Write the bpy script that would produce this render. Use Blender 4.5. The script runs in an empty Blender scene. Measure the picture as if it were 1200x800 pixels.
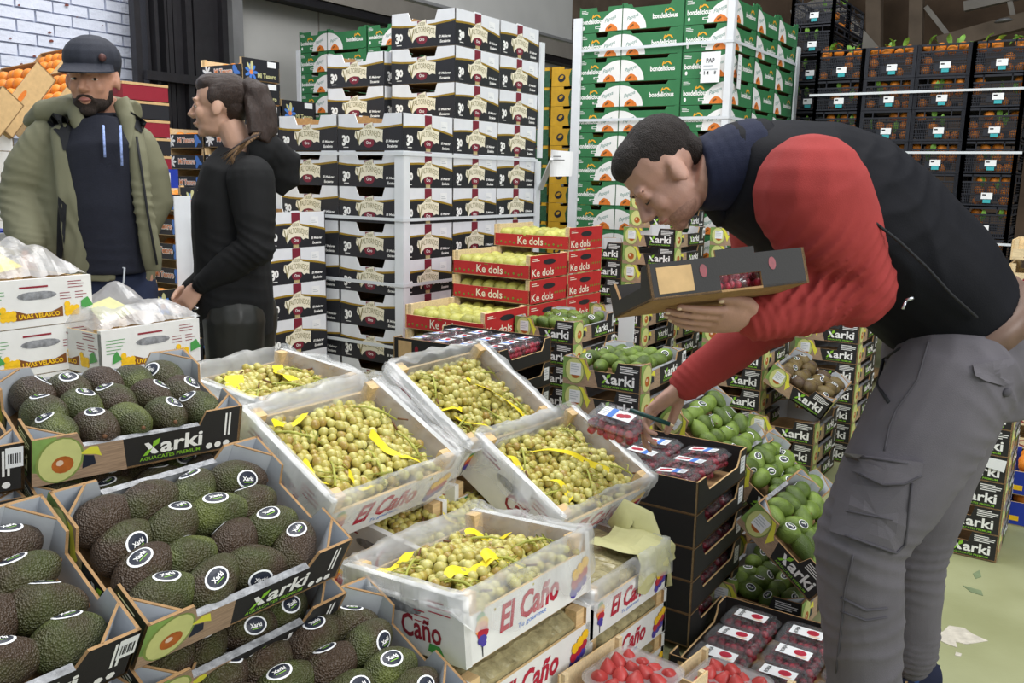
import bpy, bmesh, math, random
from mathutils import Vector, Matrix, Euler, noise
from mathutils.bvhtree import BVHTree
random.seed(7)
S = bpy.context.scene
COL = S.collection
R = math.radians

# ------------------------------------------------------------------ camera
F, PITCH, ROLL, CAMZ = 1037.1, 0.182792, 0.0200298, 1.3
_r = Vector((1, 0, 0)); _w = Vector((0, math.cos(PITCH), -math.sin(PITCH))); _u = _r.cross(_w)
_r2 = _r * math.cos(ROLL) + _u * math.sin(ROLL)
_u2 = -_r * math.sin(ROLL) + _u * math.cos(ROLL)
cam_d = bpy.data.cameras.new('camera'); cam = bpy.data.objects.new('camera', cam_d); COL.objects.link(cam)
cam_d.sensor_width = 36.0; cam_d.lens = F * 36.0 / 1200.0; cam_d.clip_start = 0.05
_m = Matrix((_r2, _u2, -_w)).transposed().to_4x4(); _m.translation = (0, 0, CAMZ); cam.matrix_world = _m
S.camera = cam
CAM = Vector((0, 0, CAMZ))

# ------------------------------------------------------------------ world and light
wd = bpy.data.worlds.new('world'); S.world = wd; wd.use_nodes = True
bg = wd.node_tree.nodes['Background']; bg.inputs[0].default_value = (0.86, 0.93, 1.0, 1); bg.inputs[1].default_value = 0.5

def area(name, loc, target, sx, sy, power, col=(1, 1, 1)):
    d = bpy.data.lights.new(name, 'AREA'); d.shape = 'RECTANGLE'; d.size = sx; d.size_y = sy; d.energy = power; d.color = col
    o = bpy.data.objects.new(name, d); COL.objects.link(o); o.location = loc
    o.rotation_euler = (Vector(target) - Vector(loc)).to_track_quat('-Z', 'Y').to_euler()
    return o
area('overhead_soft_light', (0.4, 2.6, 5.4), (0.0, 3.0, 0), 3.4, 5.0, 200, (1.0, 0.98, 0.95))  # unseen area light added overhead for soft light from above
area('rear_fill_light', (-1.6, 5.2, 5.2), (-2.4, 6.2, 1.0), 2.6, 3.2, 120, (1.0, 0.98, 0.96))  # fill light added to brighten the back wall, no roof opening there
area('loading_bay_daylight', (4.6, -2.4, 4.0), (-0.2, 3.2, 0.8), 4.0, 3.0, 250, (1.0, 0.985, 0.96))
VS = S.view_settings
VS.view_transform = 'Standard'; VS.look = 'None'; VS.gamma = 1.0; VS.use_curve_mapping = False; VS.exposure = 0.22

# ------------------------------------------------------------------ pixel helpers (a pixel is only a direction)
def ray(px, py):
    return _r2 * ((px - 600) / F) + _u2 * ((400 - py) / F) + _w
def at_y(px, py, y):
    d = ray(px, py); return CAM + d * (y / d.y)
def at_z(px, py, z):
    d = ray(px, py); return CAM + d * ((z - CAMZ) / d.z)
def at_d(px, py, dist):
    return CAM + ray(px, py) * dist
YA = R(56.1)
AX = Vector((math.cos(YA), math.sin(YA), 0)); BX = Vector((-math.sin(YA), math.cos(YA), 0)); UP = Vector((0, 0, 1))

# ------------------------------------------------------------------ materials
MATS = {}
def lin(c):
    return tuple(((x / 12.92) if x <= 0.04045 else ((x + 0.055) / 1.055) ** 2.4) for x in c)
def hexc(h):
    h = h.lstrip('#'); return lin(tuple(int(h[i:i + 2], 16) / 255 for i in (0, 2, 4)))
def mat(name, col, rough=0.6, var=0.08, scale=20, bump=0.0, bscale=60, metal=0.0, spec=0.4, rnd=0.0, sss=0.0, detail=4, stretch=None, coords='Object'):
    """Principled material with procedural value variation, optional bump and per-object variation."""
    m = bpy.data.materials.new(name); m.use_nodes = True; nt = m.node_tree; N = nt.nodes; L = nt.links
    p = N['Principled BSDF']; c = hexc(col) if isinstance(col, str) else col
    tc = N.new('ShaderNodeTexCoord'); src = tc.outputs[coords]
    if stretch:
        mp = N.new('ShaderNodeMapping'); mp.inputs['Scale'].default_value = stretch; L.new(src, mp.inputs['Vector']); src = mp.outputs[0]
    nz = N.new('ShaderNodeTexNoise'); nz.inputs['Scale'].default_value = scale; nz.inputs['Detail'].default_value = detail; L.new(src, nz.inputs['Vector'])
    mr = N.new('ShaderNodeMapRange'); mr.inputs[1].default_value = 0.3; mr.inputs[2].default_value = 0.7; mr.inputs[3].default_value = 1 - var; mr.inputs[4].default_value = 1 + var
    L.new(nz.outputs[0], mr.inputs[0])
    val = mr.outputs[0]
    if rnd:
        oi = N.new('ShaderNodeObjectInfo'); m2 = N.new('ShaderNodeMapRange'); m2.inputs[3].default_value = 1 - rnd; m2.inputs[4].default_value = 1 + rnd
        L.new(oi.outputs['Random'], m2.inputs[0]); mu = N.new('ShaderNodeMath'); mu.operation = 'MULTIPLY'
        L.new(val, mu.inputs[0]); L.new(m2.outputs[0], mu.inputs[1]); val = mu.outputs[0]
    hs = N.new('ShaderNodeHueSaturation'); hs.inputs['Color'].default_value = (*c, 1); L.new(val, hs.inputs['Value'])
    L.new(hs.outputs[0], p.inputs['Base Color'])
    p.inputs['Roughness'].default_value = rough; p.inputs['Metallic'].default_value = metal
    p.inputs['Specular IOR Level'].default_value = spec
    if sss:
        p.inputs['Subsurface Weight'].default_value = sss; p.inputs['Subsurface Radius'].default_value = (0.01, 0.008, 0.003); p.inputs['Subsurface Scale'].default_value = 0.6
    if bump:
        bn = N.new('ShaderNodeTexNoise'); bn.inputs['Scale'].default_value = bscale; bn.inputs['Detail'].default_value = 3; L.new(src, bn.inputs['Vector'])
        bp = N.new('ShaderNodeBump'); bp.inputs['Strength'].default_value = bump; bp.inputs['Distance'].default_value = 0.01
        L.new(bn.outputs[0], bp.inputs['Height']); L.new(bp.outputs[0], p.inputs['Normal'])
    MATS[name] = m; return m
def ramp2(m, c1, c2, scale, lo=0.4, hi=0.6, rnd=False, bump=0, bscale=200, stretch=None, voron=False, third=None):
    """Two- (or three-) colour procedural mottling on an existing Principled material."""
    nt = m.node_tree; N = nt.nodes; L = nt.links; p = N['Principled BSDF']
    tc = N.new('ShaderNodeTexCoord'); src = tc.outputs['Object']
    if stretch:
        mp = N.new('ShaderNodeMapping'); mp.inputs['Scale'].default_value = stretch; L.new(src, mp.inputs['Vector']); src = mp.outputs[0]
    nz = N.new('ShaderNodeTexNoise'); nz.inputs['Scale'].default_value = scale; nz.inputs['Detail'].default_value = 5
    if rnd:
        nz.noise_dimensions = '4D'; oi = N.new('ShaderNodeObjectInfo'); mu = N.new('ShaderNodeMath'); mu.operation = 'MULTIPLY'; mu.inputs[1].default_value = 37.0
        L.new(oi.outputs['Random'], mu.inputs[0]); L.new(mu.outputs[0], nz.inputs['W'])
    L.new(src, nz.inputs['Vector'])
    cr = N.new('ShaderNodeValToRGB'); e = cr.color_ramp.elements
    e[0].position = lo; e[0].color = (*hexc(c1), 1); e[1].position = hi; e[1].color = (*hexc(c2), 1)
    if third:
        x = e.new(min(0.98, hi + 0.12)); x.color = (*hexc(third), 1)
    fac = nz.outputs[0]
    if rnd:
        ad = N.new('ShaderNodeMath'); ad.operation = 'MULTIPLY_ADD'; ad.inputs[1].default_value = 0.34; ad.inputs[2].default_value = -0.17
        L.new(oi.outputs['Random'], ad.inputs[0]); a2 = N.new('ShaderNodeMath'); a2.operation = 'ADD'; L.new(ad.outputs[0], a2.inputs[0]); L.new(fac, a2.inputs[1]); fac = a2.outputs[0]
    L.new(fac, cr.inputs[0]); L.new(cr.outputs[0], p.inputs['Base Color'])
    if bump:
        t2 = N.new('ShaderNodeTexVoronoi' if voron else 'ShaderNodeTexNoise'); t2.inputs['Scale'].default_value = bscale; L.new(src, t2.inputs['Vector'])
        bp = N.new('ShaderNodeBump'); bp.inputs['Strength'].default_value = bump; bp.inputs['Distance'].default_value = 0.004
        L.new(t2.outputs[0], bp.inputs['Height']); L.new(bp.outputs[0], p.inputs['Normal'])
def sheet(name, col, lo, hi, scale=14, rough=0.25, gloss=0.35):
    """Thin see-through film: real transparency mixed with a pale glossy film."""
    m = bpy.data.materials.new(name); m.use_nodes = True; nt = m.node_tree; N = nt.nodes; L = nt.links; N.remove(N['Principled BSDF'])
    out = N['Material Output']; tr = N.new('ShaderNodeBsdfTransparent'); tr.inputs[0].default_value = (0.98, 0.985, 0.99, 1)
    df = N.new('ShaderNodeBsdfDiffuse'); df.inputs[0].default_value = (*hexc(col), 1)
    tl = N.new('ShaderNodeBsdfTranslucent'); tl.inputs[0].default_value = (*hexc(col), 1)
    gl = N.new('ShaderNodeBsdfGlossy'); gl.inputs['Roughness'].default_value = rough
    mx0 = N.new('ShaderNodeMixShader'); mx0.inputs[0].default_value = 0.4; L.new(df.outputs[0], mx0.inputs[1]); L.new(tl.outputs[0], mx0.inputs[2])
    mx1 = N.new('ShaderNodeMixShader'); mx1.inputs[0].default_value = gloss; L.new(mx0.outputs[0], mx1.inputs[1]); L.new(gl.outputs[0], mx1.inputs[2])
    tc = N.new('ShaderNodeTexCoord'); nz = N.new('ShaderNodeTexNoise'); nz.inputs['Scale'].default_value = scale; nz.inputs['Detail'].default_value = 2.5; nz.inputs['Distortion'].default_value = 0.6
    L.new(tc.outputs['Object'], nz.inputs['Vector'])
    mr = N.new('ShaderNodeMapRange'); mr.inputs[1].default_value = 0.35; mr.inputs[2].default_value = 0.68; mr.inputs[3].default_value = lo; mr.inputs[4].default_value = hi
    L.new(nz.outputs[0], mr.inputs[0])
    bp = N.new('ShaderNodeBump'); bp.inputs['Strength'].default_value = 0.35; bp.inputs['Distance'].default_value = 0.01; L.new(nz.outputs[0], bp.inputs['Height'])
    for s in (df, gl, tl): L.new(bp.outputs[0], s.inputs['Normal'])
    mx = N.new('ShaderNodeMixShader'); L.new(mr.outputs[0], mx.inputs[0]); L.new(tr.outputs[0], mx.inputs[1]); L.new(mx1.outputs[0], mx.inputs[2])
    L.new(mx.outputs[0], out.inputs['Surface']); MATS[name] = m; return m

# card and print
mat('black_card', '#272626', 0.62, 0.06, 30, 0.05, 300); mat('kraft', '#a07e56', 0.8, 0.15, 60, 0.25, 350)
mat('kraft_light', '#c9a878', 0.8, 0.1, 40); mat('grey_card', '#bfc4ca', 0.6, 0.05, 30); mat('grey_film', '#8a8c90', 0.3, 0.45, 60, 0.3, 90)
mat('white_card', '#e9e9e8', 0.5, 0.03, 20); mat('white_print', '#f4f4f2', 0.5, 0.0); mat('cider_white', '#e3e6ec', 0.5, 0.03, 20)
mat('green_print', '#8cc63a', 0.5, 0.0); mat('dark_print', '#25262b', 0.5, 0.0); mat('navy_print', '#252a38', 0.45, 0.0)
mat('cider_black', '#26272c', 0.45, 0.08, 15); mat('gold_print', '#9a7d24', 0.45, 0.1, 30); mat('maroon_print', '#7c2436', 0.5, 0.05)
mat('cream_print', '#efe9d4', 0.5, 0.0); mat('logo_gold', '#8d8457', 0.5, 0.05)
mat('green_card', '#347549', 0.55, 0.06, 14); mat('papaya_orange', '#d9792f', 0.5, 0.12, 80); mat('leaf_yellow', '#e6a92f', 0.5, 0.05); mat('brown_print', '#7b4a22', 0.5, 0.1)
mat('teal_print', '#5f8f86', 0.5, 0.0); mat('red_card', '#b92a2c', 0.5, 0.08, 25); mat('red_print', '#b3263c', 0.5, 0.05); mat('dark_red_print', '#8e2433', 0.5, 0.05)
mat('dot_green', '#6f8f35', 0.5, 0.0); mat('blue_print', '#4d7fd0', 0.5, 0.05); mat('orange_print', '#e58a4e', 0.5, 0.05); mat('violet_print', '#4a3f9a', 0.5, 0.1, 80); mat('yellow_print', '#f2c220', 0.5, 0.08, 80)
mat('leaf_green_print', '#4b9a4e', 0.5, 0.05); mat('avo_flesh', '#d0d38a', 0.5, 0.06, 40); mat('avo_rim', '#84974e', 0.5, 0.1, 40); mat('avo_pit', '#b5652c', 0.45, 0.2, 50); mat('pit_shine', '#e8cdb5', 0.5, 0.0)
mat('avo_leaf_bg', '#7f9f55', 0.5, 0.3, 30); mat('print_lemon', '#e5e04c', 0.5, 0.05)
mat('wood_print', '#a58b73', 0.55, 0.28, 12, stretch=(3, 3, 40)); mat('sticker_white', '#eef0f2', 0.45, 0.03)
mat('yellow_card', '#cfa12a', 0.55, 0.1, 20); mat('darkgreen_print', '#2f5a3f', 0.55, 0.35, 40); mat('blue_card', '#2139a0', 0.5, 0.06, 20)
# wood, metal, plastics
mat('pine', '#d9bb8a', 0.75, 0.16, 10, 0.1, 60, stretch=(2, 14, 14)); mat('pale_wood', '#dcc79f', 0.75, 0.14, 12, 0.1, 60, stretch=(14, 2, 14))
mat('pallet_wood', '#a98a63', 0.85, 0.25, 10, 0.3, 50, stretch=(3, 20, 20)); mat('grape_wood', '#b4976d', 0.8, 0.2, 10, 0.15, 60, stretch=(3, 3, 16))
mat('white_paint', '#e4e4e1', 0.6, 0.05, 18, 0.05, 80); mat('white_plastic', '#dfe3e8', 0.4, 0.04, 10); mat('strap_white', '#d8dde2', 0.35, 0.03)
mat('crate_black', '#24262e', 0.5, 0.12, 20); mat('teal_clip', '#3fa9b0', 0.4, 0.05); mat('dark_metal', '#27262a', 0.5, 0.15, 20, 0.1, 60, metal=0.3); mat('grey_metal', '#8b8c8e', 0.45, 0.08, 8, metal=0.3)
mat('panel_grey', '#b4b4b2', 0.7, 0.05, 3, 0.05, 30); mat('beam_grey', '#8e8983', 0.7, 0.1, 4); mat('beam_brown', '#6d5f52', 0.75, 0.2, 5); mat('roof_brown', '#5a493b', 0.85, 0.25, 3, 0.3, 20)
mat('brick_white', '#cdd3e3', 0.7, 0.07, 9, 0.35, 50); mat('mortar', '#c0c6d6', 0.8, 0.08, 12); mat('brick_chip', '#6f3a34', 0.8, 0.1)
# fruit
mat('avo_skin', '#3a3f26', 0.42, 0.1, spec=0.45); ramp2(MATS['avo_skin'], '#46372a', '#484e29', 14, 0.38, 0.64, True, 0.9, 330, voron=True, third='#626a34')
mat('avo_green', '#4f8038', 0.38, 0.1, spec=0.45); ramp2(MATS['avo_green'], '#465a1e', '#748c39', 22, 0.35, 0.65, True, 0.4, 330, voron=True)
mat('avo_brown', '#57452f', 0.45, 0.1); ramp2(MATS['avo_brown'], '#4b3a2b', '#6a5a34', 18, 0.35, 0.65, True, 0.4, 330, voron=True)
mat('grape', '#c3bd62', 0.33, 0.12, 60, rnd=0.14, sss=0.25, spec=0.5); ramp2(MATS['grape'], '#cfca80', '#b9ad58', 30, 0.32, 0.6, True, third='#a58a46')
mat('grape_stem', '#a8ab4e', 0.6, 0.2, 60); mat('stem_brown', '#6e4c33', 0.7, 0.2, 60); mat('yellow_paper', '#f3de2c', 0.6, 0.04, 30)
mat('orange_fruit', '#df8526', 0.45, 0.1, 30, 0.2, 300, rnd=0.12); mat('leaf', '#6d9a3a', 0.5, 0.2, 40, rnd=0.2); mat('pear', '#aeac56', 0.45, 0.1, 30, rnd=0.18)
mat('raspberry', '#b02c40', 0.35, 0.2, 120, rnd=0.1, spec=0.5); mat('rasp_dark', '#7c1a2a', 0.4, 0.2, 120); mat('watermelon', '#b3423f', 0.4, 0.15, 60, rnd=0.1)
mat('straw', '#b8a878', 0.8, 0.3, 90, 0.4, 200); mat('khaki_paper', '#c4c28e', 0.7, 0.06, 20, 0.15, 40)
sheet('bag_film', '#eef0f1', 0.14, 0.55, 9, 0.3, 0.22); sheet('clear_plastic', '#e8edf2', 0.03, 0.17, 30, 0.12, 0.55); sheet('wrap_film', '#e9ebee', 0.3, 0.62, 5, 0.3, 0.25)
mat('wrapped_grape', '#a39a74', 0.25, 0.3, 45, 0.5, 60, spec=0.6)
# people
mat('skin_a', '#bf8f78', 0.5, 0.08, 30, 0.1, 300, sss=0.12); mat('skin_b', '#c9a08a', 0.5, 0.06, 30, sss=0.12); mat('skin_c', '#b38c7c', 0.5, 0.08, 30, 0.1, 300, sss=0.1)
mat('hair_black', '#1f1a18', 0.55, 0.35, 120, 0.6, 260); mat('hair_short', '#241c19', 0.7, 0.4, 220, 0.8, 420); mat('hair_brown', '#33251f', 0.4, 0.5, 60, 0.5, 120, stretch=(6, 6, 1)); mat('hair_blond', '#7f6448', 0.45, 0.4, 60, 0.5, 120, stretch=(6, 6, 1)); mat('beard', '#322823', 0.8, 0.4, 200, 0.6, 400)
mat('red_knit', '#9c3634', 0.85, 0.1, 9, 0.25, 700); mat('vest_navy', '#121319', 0.7, 0.12, 6, 0.1, 400, spec=0.15); mat('collar_blue', '#141b34', 0.85, 0.1, 20, 0.2, 500); mat('cargo_grey', '#615e64', 0.85, 0.14, 7, 0.2, 600); mat('belt_leather', '#6f584c', 0.45, 0.15, 25); mat('seam_grey', '#4c4a50', 0.85, 0.1); mat('sock_blue', '#27406e', 0.85, 0.1)
mat('olive_cloth', '#75745d', 0.8, 0.08, 6, 0.15, 500); mat('black_cloth', '#1f2024', 0.8, 0.12, 10, 0.15, 500); mat('navy_knit', '#1d202d', 0.9, 0.15, 90, 0.5, 240, stretch=(1, 1, 5)); mat('jeans', '#27304a', 0.85, 0.15, 14, 0.2, 600); mat('cap_cloth', '#2a2d38', 0.8, 0.1, 30, 0.2, 500); mat('leather_patch', '#5d3b38', 0.6, 0.1); mat('cord', '#8fa3d8', 0.7, 0.4, 90); mat('hoodie_black', '#111214', 0.85, 0.12, 9, 0.15, 500); mat('leggings', '#2b2c29', 0.4, 0.15, 10); mat('lip', '#a4695f', 0.5, 0.05); mat('eye_white', '#d8d2cc', 0.3, 0.0); mat('eye_dark', '#201813', 0.2, 0.0); mat('metal_ring', '#c9ccd2', 0.25, 0.05, metal=0.9); mat('pen_green', '#123f3c', 0.4, 0.05); mat('stubble', '#9a7666', 0.7, 0.2, 200)
mat('floor_green', '#8fa57c', 0.5, 0.08, 3); ramp2(MATS['floor_green'], '#888b64', '#9da07b', 2.2, 0.35, 0.7, bump=0.12, bscale=120); mat('floor_worn', '#b9b3a6', 0.8, 0.2, 30, 0.4, 80); mat('floor_stain', '#71805f', 0.6, 0.2, 20)

# ------------------------------------------------------------------ mesh builder
class MB:
    def __init__(s): s.v = []; s.f = []; s.m = []; s.names = []; s.sm = []
    def mi(s, m):
        if m not in s.names: s.names.append(m)
        return s.names.index(m)
    def poly(s, pts, m, smooth=False):
        b = len(s.v); s.v.extend(tuple(p) for p in pts); s.f.append(tuple(range(b, b + len(pts)))); s.m.append(s.mi(m)); s.sm.append(smooth)
    def raw(s, vs, fs, m, smooth=False):
        b = len(s.v); s.v.extend(tuple(p) for p in vs); i = s.mi(m)
        for f in fs: s.f.append(tuple(b + k for k in f)); s.m.append(i); s.sm.append(smooth)
    def box(s, x0, x1, y0, y1, z0, z1, m):
        vs = [(x0, y0, z0), (x1, y0, z0), (x1, y1, z0), (x0, y1, z0), (x0, y0, z1), (x1, y0, z1), (x1, y1, z1), (x0, y1, z1)]
        s.raw(vs, [(0, 3, 2, 1), (4, 5, 6, 7), (0, 1, 5, 4), (1, 2, 6, 5), (2, 3, 7, 6), (3, 0, 4, 7)], m)
    def obox(s, c, ex, ey, ez, m):
        c = Vector(c); ex = Vector(ex); ey = Vector(ey); ez = Vector(ez)
        vs = [c + ex * i + ey * j + ez * k for k in (-1, 1) for (i, j) in ((-1, -1), (1, -1), (1, 1), (-1, 1))]
        s.raw(vs, [(0, 3, 2, 1), (4, 5, 6, 7), (0, 1, 5, 4), (1, 2, 6, 5), (2, 3, 7, 6), (3, 0, 4, 7)], m)
    def bar(s, p, q, w, h, m, up=UP):
        p = Vector(p); q = Vector(q); d = q - p; l = d.length; d.normalize(); sd = d.cross(up)
        if sd.length < 1e-4: sd = d.cross(Vector((1, 0, 0)))
        sd.normalize(); u = sd.cross(d); s.obox((p + q) / 2, d * l / 2, sd * w / 2, u * h / 2, m)
    def tube(s, pts, rad, n, m, caps=True, side=None, smooth=True):
        """Swept closed tube; rad is a list of r or (ra, rb)."""
        pts = [Vector(p) for p in pts]; k = len(pts)
        if not isinstance(rad, (list, tuple)): rad = [rad] * k
        rings = []; ref = Vector(side) if side is not None else None
        for i in range(k):
            t = (pts[min(i + 1, k - 1)] - pts[max(i - 1, 0)]).normalized()
            if ref is None:
                ref = t.cross(Vector((0.31, 0.52, 0.8)));
            x = ref - t * ref.dot(t)
            if x.length < 1e-5: x = t.orthogonal()
            x.normalize(); y = t.cross(x); ref = x if side is None else Vector(side)
            ra, rb = rad[i] if isinstance(rad[i], (list, tuple)) else (rad[i], rad[i])
            rings.append([pts[i] + x * math.cos(2 * math.pi * j / n) * ra + y * math.sin(2 * math.pi * j / n) * rb for j in range(n)])
        vs = [v for r_ in rings for v in r_]; fs = []
        for i in range(k - 1):
            for j in range(n):
                j2 = (j + 1) % n; fs.append((i * n + j, i * n + j2, (i + 1) * n + j2, (i + 1) * n + j))
        if caps: fs.append(tuple(reversed(range(n)))); fs.append(tuple(range((k - 1) * n, k * n)))
        s.raw(vs, fs, m, smooth)
    def ell(s, c, r, m, rot=None, nu=16, nv=10, smooth=True):
        c = Vector(c); r = Vector(r) if not isinstance(r, (int, float)) else Vector((r, r, r)); vs = []; fs = []
        for i in range(1, nv):
            th = math.pi * i / nv
            for j in range(nu):
                ph = 2 * math.pi * j / nu; p = Vector((r.x * math.sin(th) * math.cos(ph), r.y * math.sin(th) * math.sin(ph), r.z * math.cos(th)))
                vs.append(c + ((rot @ p) if rot else p))
        t = Vector((0, 0, r.z)); top = len(vs); vs.append(c + ((rot @ t) if rot else t)); vs.append(c - ((rot @ t) if rot else t))
        for i in range(nv - 2):
            for j in range(nu):
                j2 = (j + 1) % nu; fs.append((i * nu + j, (i + 1) * nu + j, (i + 1) * nu + j2, i * nu + j2))
        for j in range(nu):
            j2 = (j + 1) % nu; fs.append((top, j, j2)); fs.append((top + 1, (nv - 2) * nu + j2, (nv - 2) * nu + j))
        s.raw(vs, fs, m, smooth)
    def mesh(s, name):
        me = bpy.data.meshes.new(name); me.from_pydata(s.v, [], s.f)
        for n in s.names: me.materials.append(MATS[n])
        me.polygons.foreach_set('material_index', s.m); me.polygons.foreach_set('use_smooth', s.sm); me.update(); return me

def obj(name, me, parent=None, mw=None, loc=None, rot=None, scale=None):
    if isinstance(me, MB): me = me.mesh(name)
    o = bpy.data.objects.new(name, me); COL.objects.link(o)
    if parent is not None: o.parent = parent
    if mw is not None: o.matrix_local = mw
    if loc is not None: o.location = loc
    if rot is not None: o.rotation_euler = rot
    if scale is not None: o.scale = scale
    return o
def tag(o, label, cat, group=None, kind=None):
    o['label'] = label; o['category'] = cat
    if group: o['group'] = group
    if kind: o['kind'] = kind
    return o
def struct(o): o['kind'] = 'structure'; return o
def pose(pos, yaw=56.1, tx=0.0, ty=0.0):
    return Matrix.Translation(Vector(pos)) @ Euler((R(tx), R(ty), R(yaw)), 'XYZ').to_matrix().to_4x4()
ORD = ['top', 'second', 'third', 'fourth', 'fifth', 'sixth', 'seventh', 'eighth', 'ninth', 'tenth', 'eleventh', 'twelfth', 'thirteenth', 'fourteenth', 'fifteenth']

# ------------------------------------------------------------------ printed faces
class Face:
    """A flat printed side: origin bottom-left seen from outside, u right, v up, n outward."""
    def __init__(s, o, u, v): s.o = Vector(o); s.u = Vector(u); s.v = Vector(v); s.n = s.u.cross(s.v)
    def p(s, u, v, l=0.0): return s.o + s.u * u + s.v * v + s.n * l
def faces4(L, W, z=0.0):
    return dict(front=Face((-L / 2, -W / 2, z), (1, 0, 0), (0, 0, 1)), back=Face((L / 2, W / 2, z), (-1, 0, 0), (0, 0, 1)),
                left=Face((-L / 2, W / 2, z), (0, -1, 0), (0, 0, 1)), right=Face((L / 2, -W / 2, z), (0, 1, 0), (0, 0, 1)))
def wall(mb, f, prof, th, mo, mi_, me):
    """A card wall cut to a (u, v) profile, thickness going inwards."""
    n = len(prof); out = [f.p(u, v) for u, v in prof]; inn = [f.p(u, v, -th) for u, v in prof]
    mb.poly(out, mo); mb.poly(list(reversed(inn)), mi_)
    for i in range(n): j = (i + 1) % n; mb.poly([out[i], inn[i], inn[j], out[j]], me)
def pr(mb, f, pts, m, lift=0.0006): mb.poly([f.p(u, v, lift) for u, v in pts], m)
def rect(mb, f, u0, v0, u1, v1, m, lift=0.0006): pr(mb, f, [(u0, v0), (u1, v0), (u1, v1), (u0, v1)], m, lift)
def oval(mb, f, cu, cv, ru, rv, m, lift=0.0006, n=18, rot=0.0, a0=0.0, a1=2 * math.pi):
    pts = []
    full = abs(a1 - a0 - 2 * math.pi) < 1e-6
    for i in range(n if full else n + 1):
        t = a0 + (a1 - a0) * i / n; x = ru * math.cos(t); y = rv * math.sin(t)
        pts.append((cu + x * math.cos(rot) - y * math.sin(rot), cv + x * math.sin(rot) + y * math.cos(rot)))
    if not full: pts.append((cu, cv))
    pr(mb, f, pts, m, lift)
_TX = {}
def text2d(s, bold=0.02, shear=0.0):
    k = (s, bold, shear)
    if k not in _TX:
        c = bpy.data.curves.new('t', 'FONT'); c.body = s; c.size = 1; c.offset = bold; c.shear = shear; c.resolution_u = 2; c.fill_mode = 'FRONT'
        o = bpy.data.objects.new('t', c); COL.objects.link(o); me = o.to_mesh()
        vs = [(v.co.x, v.co.y) for v in me.vertices]; fs = [tuple(p.vertices) for p in me.polygons]
        o.to_mesh_clear(); bpy.data.objects.remove(o); bpy.data.curves.remove(c)
        x0 = min(v[0] for v in vs); x1 = max(v[0] for v in vs); y0 = min(v[1] for v in vs); y1 = max(v[1] for v in vs)
        _TX[k] = ([((x - x0) / (x1 - x0), (y - y0) / (y1 - y0)) for x, y in vs], fs)
    return _TX[k]
def text(mb, f, s, u0, v0, w, h, m, lift=0.0009, bold=0.02, shear=0.0, warp=None):
    vs, fs = text2d(s, bold, shear); pts = []
    for x, y in vs:
        u, v = u0 + x * w, v0 + y * h
        if warp: u, v = warp(x, y)
        pts.append(f.p(u, v, lift))
    # keep faces pointing outwards
    a, b, c = pts[fs[0][0]], pts[fs[0][1]], pts[fs[0][2]]
    if (b - a).cross(c - a).dot(f.n) < 0: fs = [tuple(reversed(q)) for q in fs]
    mb.raw(pts, fs, m)
def lines(mb, f, u0, v0, w, n, pitch, th, m, lift=0.0009, seed=1):
    r = random.Random(seed)
    for i in range(n): rect(mb, f, u0, v0 - i * pitch, u0 + w * r.uniform(0.6, 1.0), v0 - i * pitch + th, m, lift)
# ------------------------------------------------------------------ the setting
fl = MB(); fl.box(-9, 11, -7, 13, -0.06, 0, 'floor_green'); floor = struct(obj('floor', fl))
def patch(name, px, seed, m, h=0.0015):
    r = random.Random(seed); mb = MB(); pts = [at_z(x, y, 0) for x, y in px]; top = [p + UP * h for p in pts]
    mb.poly(top, m)
    for i in range(len(pts)): j = (i + 1) % len(pts); mb.poly([pts[i], pts[j], top[j], top[i]], m)
    return obj(name, mb, floor)
patch('worn_patch', [(1090, 744), (1105, 740), (1112, 733), (1130, 736), (1140, 743), (1158, 751), (1146, 753), (1132, 755), (1120, 752), (1122, 759), (1108, 754)], 1, 'floor_worn')
patch('worn_patch', [(1120, 764), (1127, 766), (1126, 769), (1119, 768)], 2, 'floor_worn')
patch('dark_scuff', [(1128, 686), (1150, 692), (1152, 698), (1138, 694)], 3, 'floor_stain')
patch('dark_scuff', [(1140, 672), (1148, 668), (1150, 676), (1143, 678)], 4, 'floor_stain')

# side wall of painted brick with a folded steel gate and grey sandwich panels, along the A axis
WT = BX.dot(at_d(300, 60, 7.2))
def on_wall(px, py, t=WT):
    d = ray(px, py); k = t / BX.dot(d); P = CAM + d * k; return AX.dot(P), P.z
def wp(s, z, t=WT): return AX * s + BX * t + UP * z
s_brick = on_wall(172, 50)[0]; s_post = on_wall(265, 50)[0]
mb = MB(); mb.obox(wp((s_brick - 7) / 1.0 / 1 * 0.5 + s_brick * 0.5 - 0.0, 2.5, WT + 0.13), AX * ((7) / 2), BX * 0.1, UP * 2.5, 'mortar')
wall_left = struct(obj('wall_left', mb))
bk = MB(); bw, bh, bd = 0.235, 0.064, 0.03
bk.obox((0, 0, 0), Vector((bw / 2, 0, 0)), Vector((0, bd / 2, 0)), Vector((0, 0, bh / 2)), 'brick_white')
bkm = bk.mesh('brick')
rb = random.Random(5); s_lo = on_wall(-25, 50)[0]; nb = 0
for k in range(16):
    z = 1.52 + k * 0.075; s = s_lo + (0.12 if k % 2 else 0)
    while s < s_brick + 0.1 and nb < 300:
        o = obj('brick', bkm, wall_left); o.matrix_world = Matrix.Translation(wp(s, z, WT + 0.018 + rb.uniform(0, 0.006))) @ Euler((0, 0, YA)).to_matrix().to_4x4(); nb += 1
        s += 0.247
cm = MB()
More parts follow.
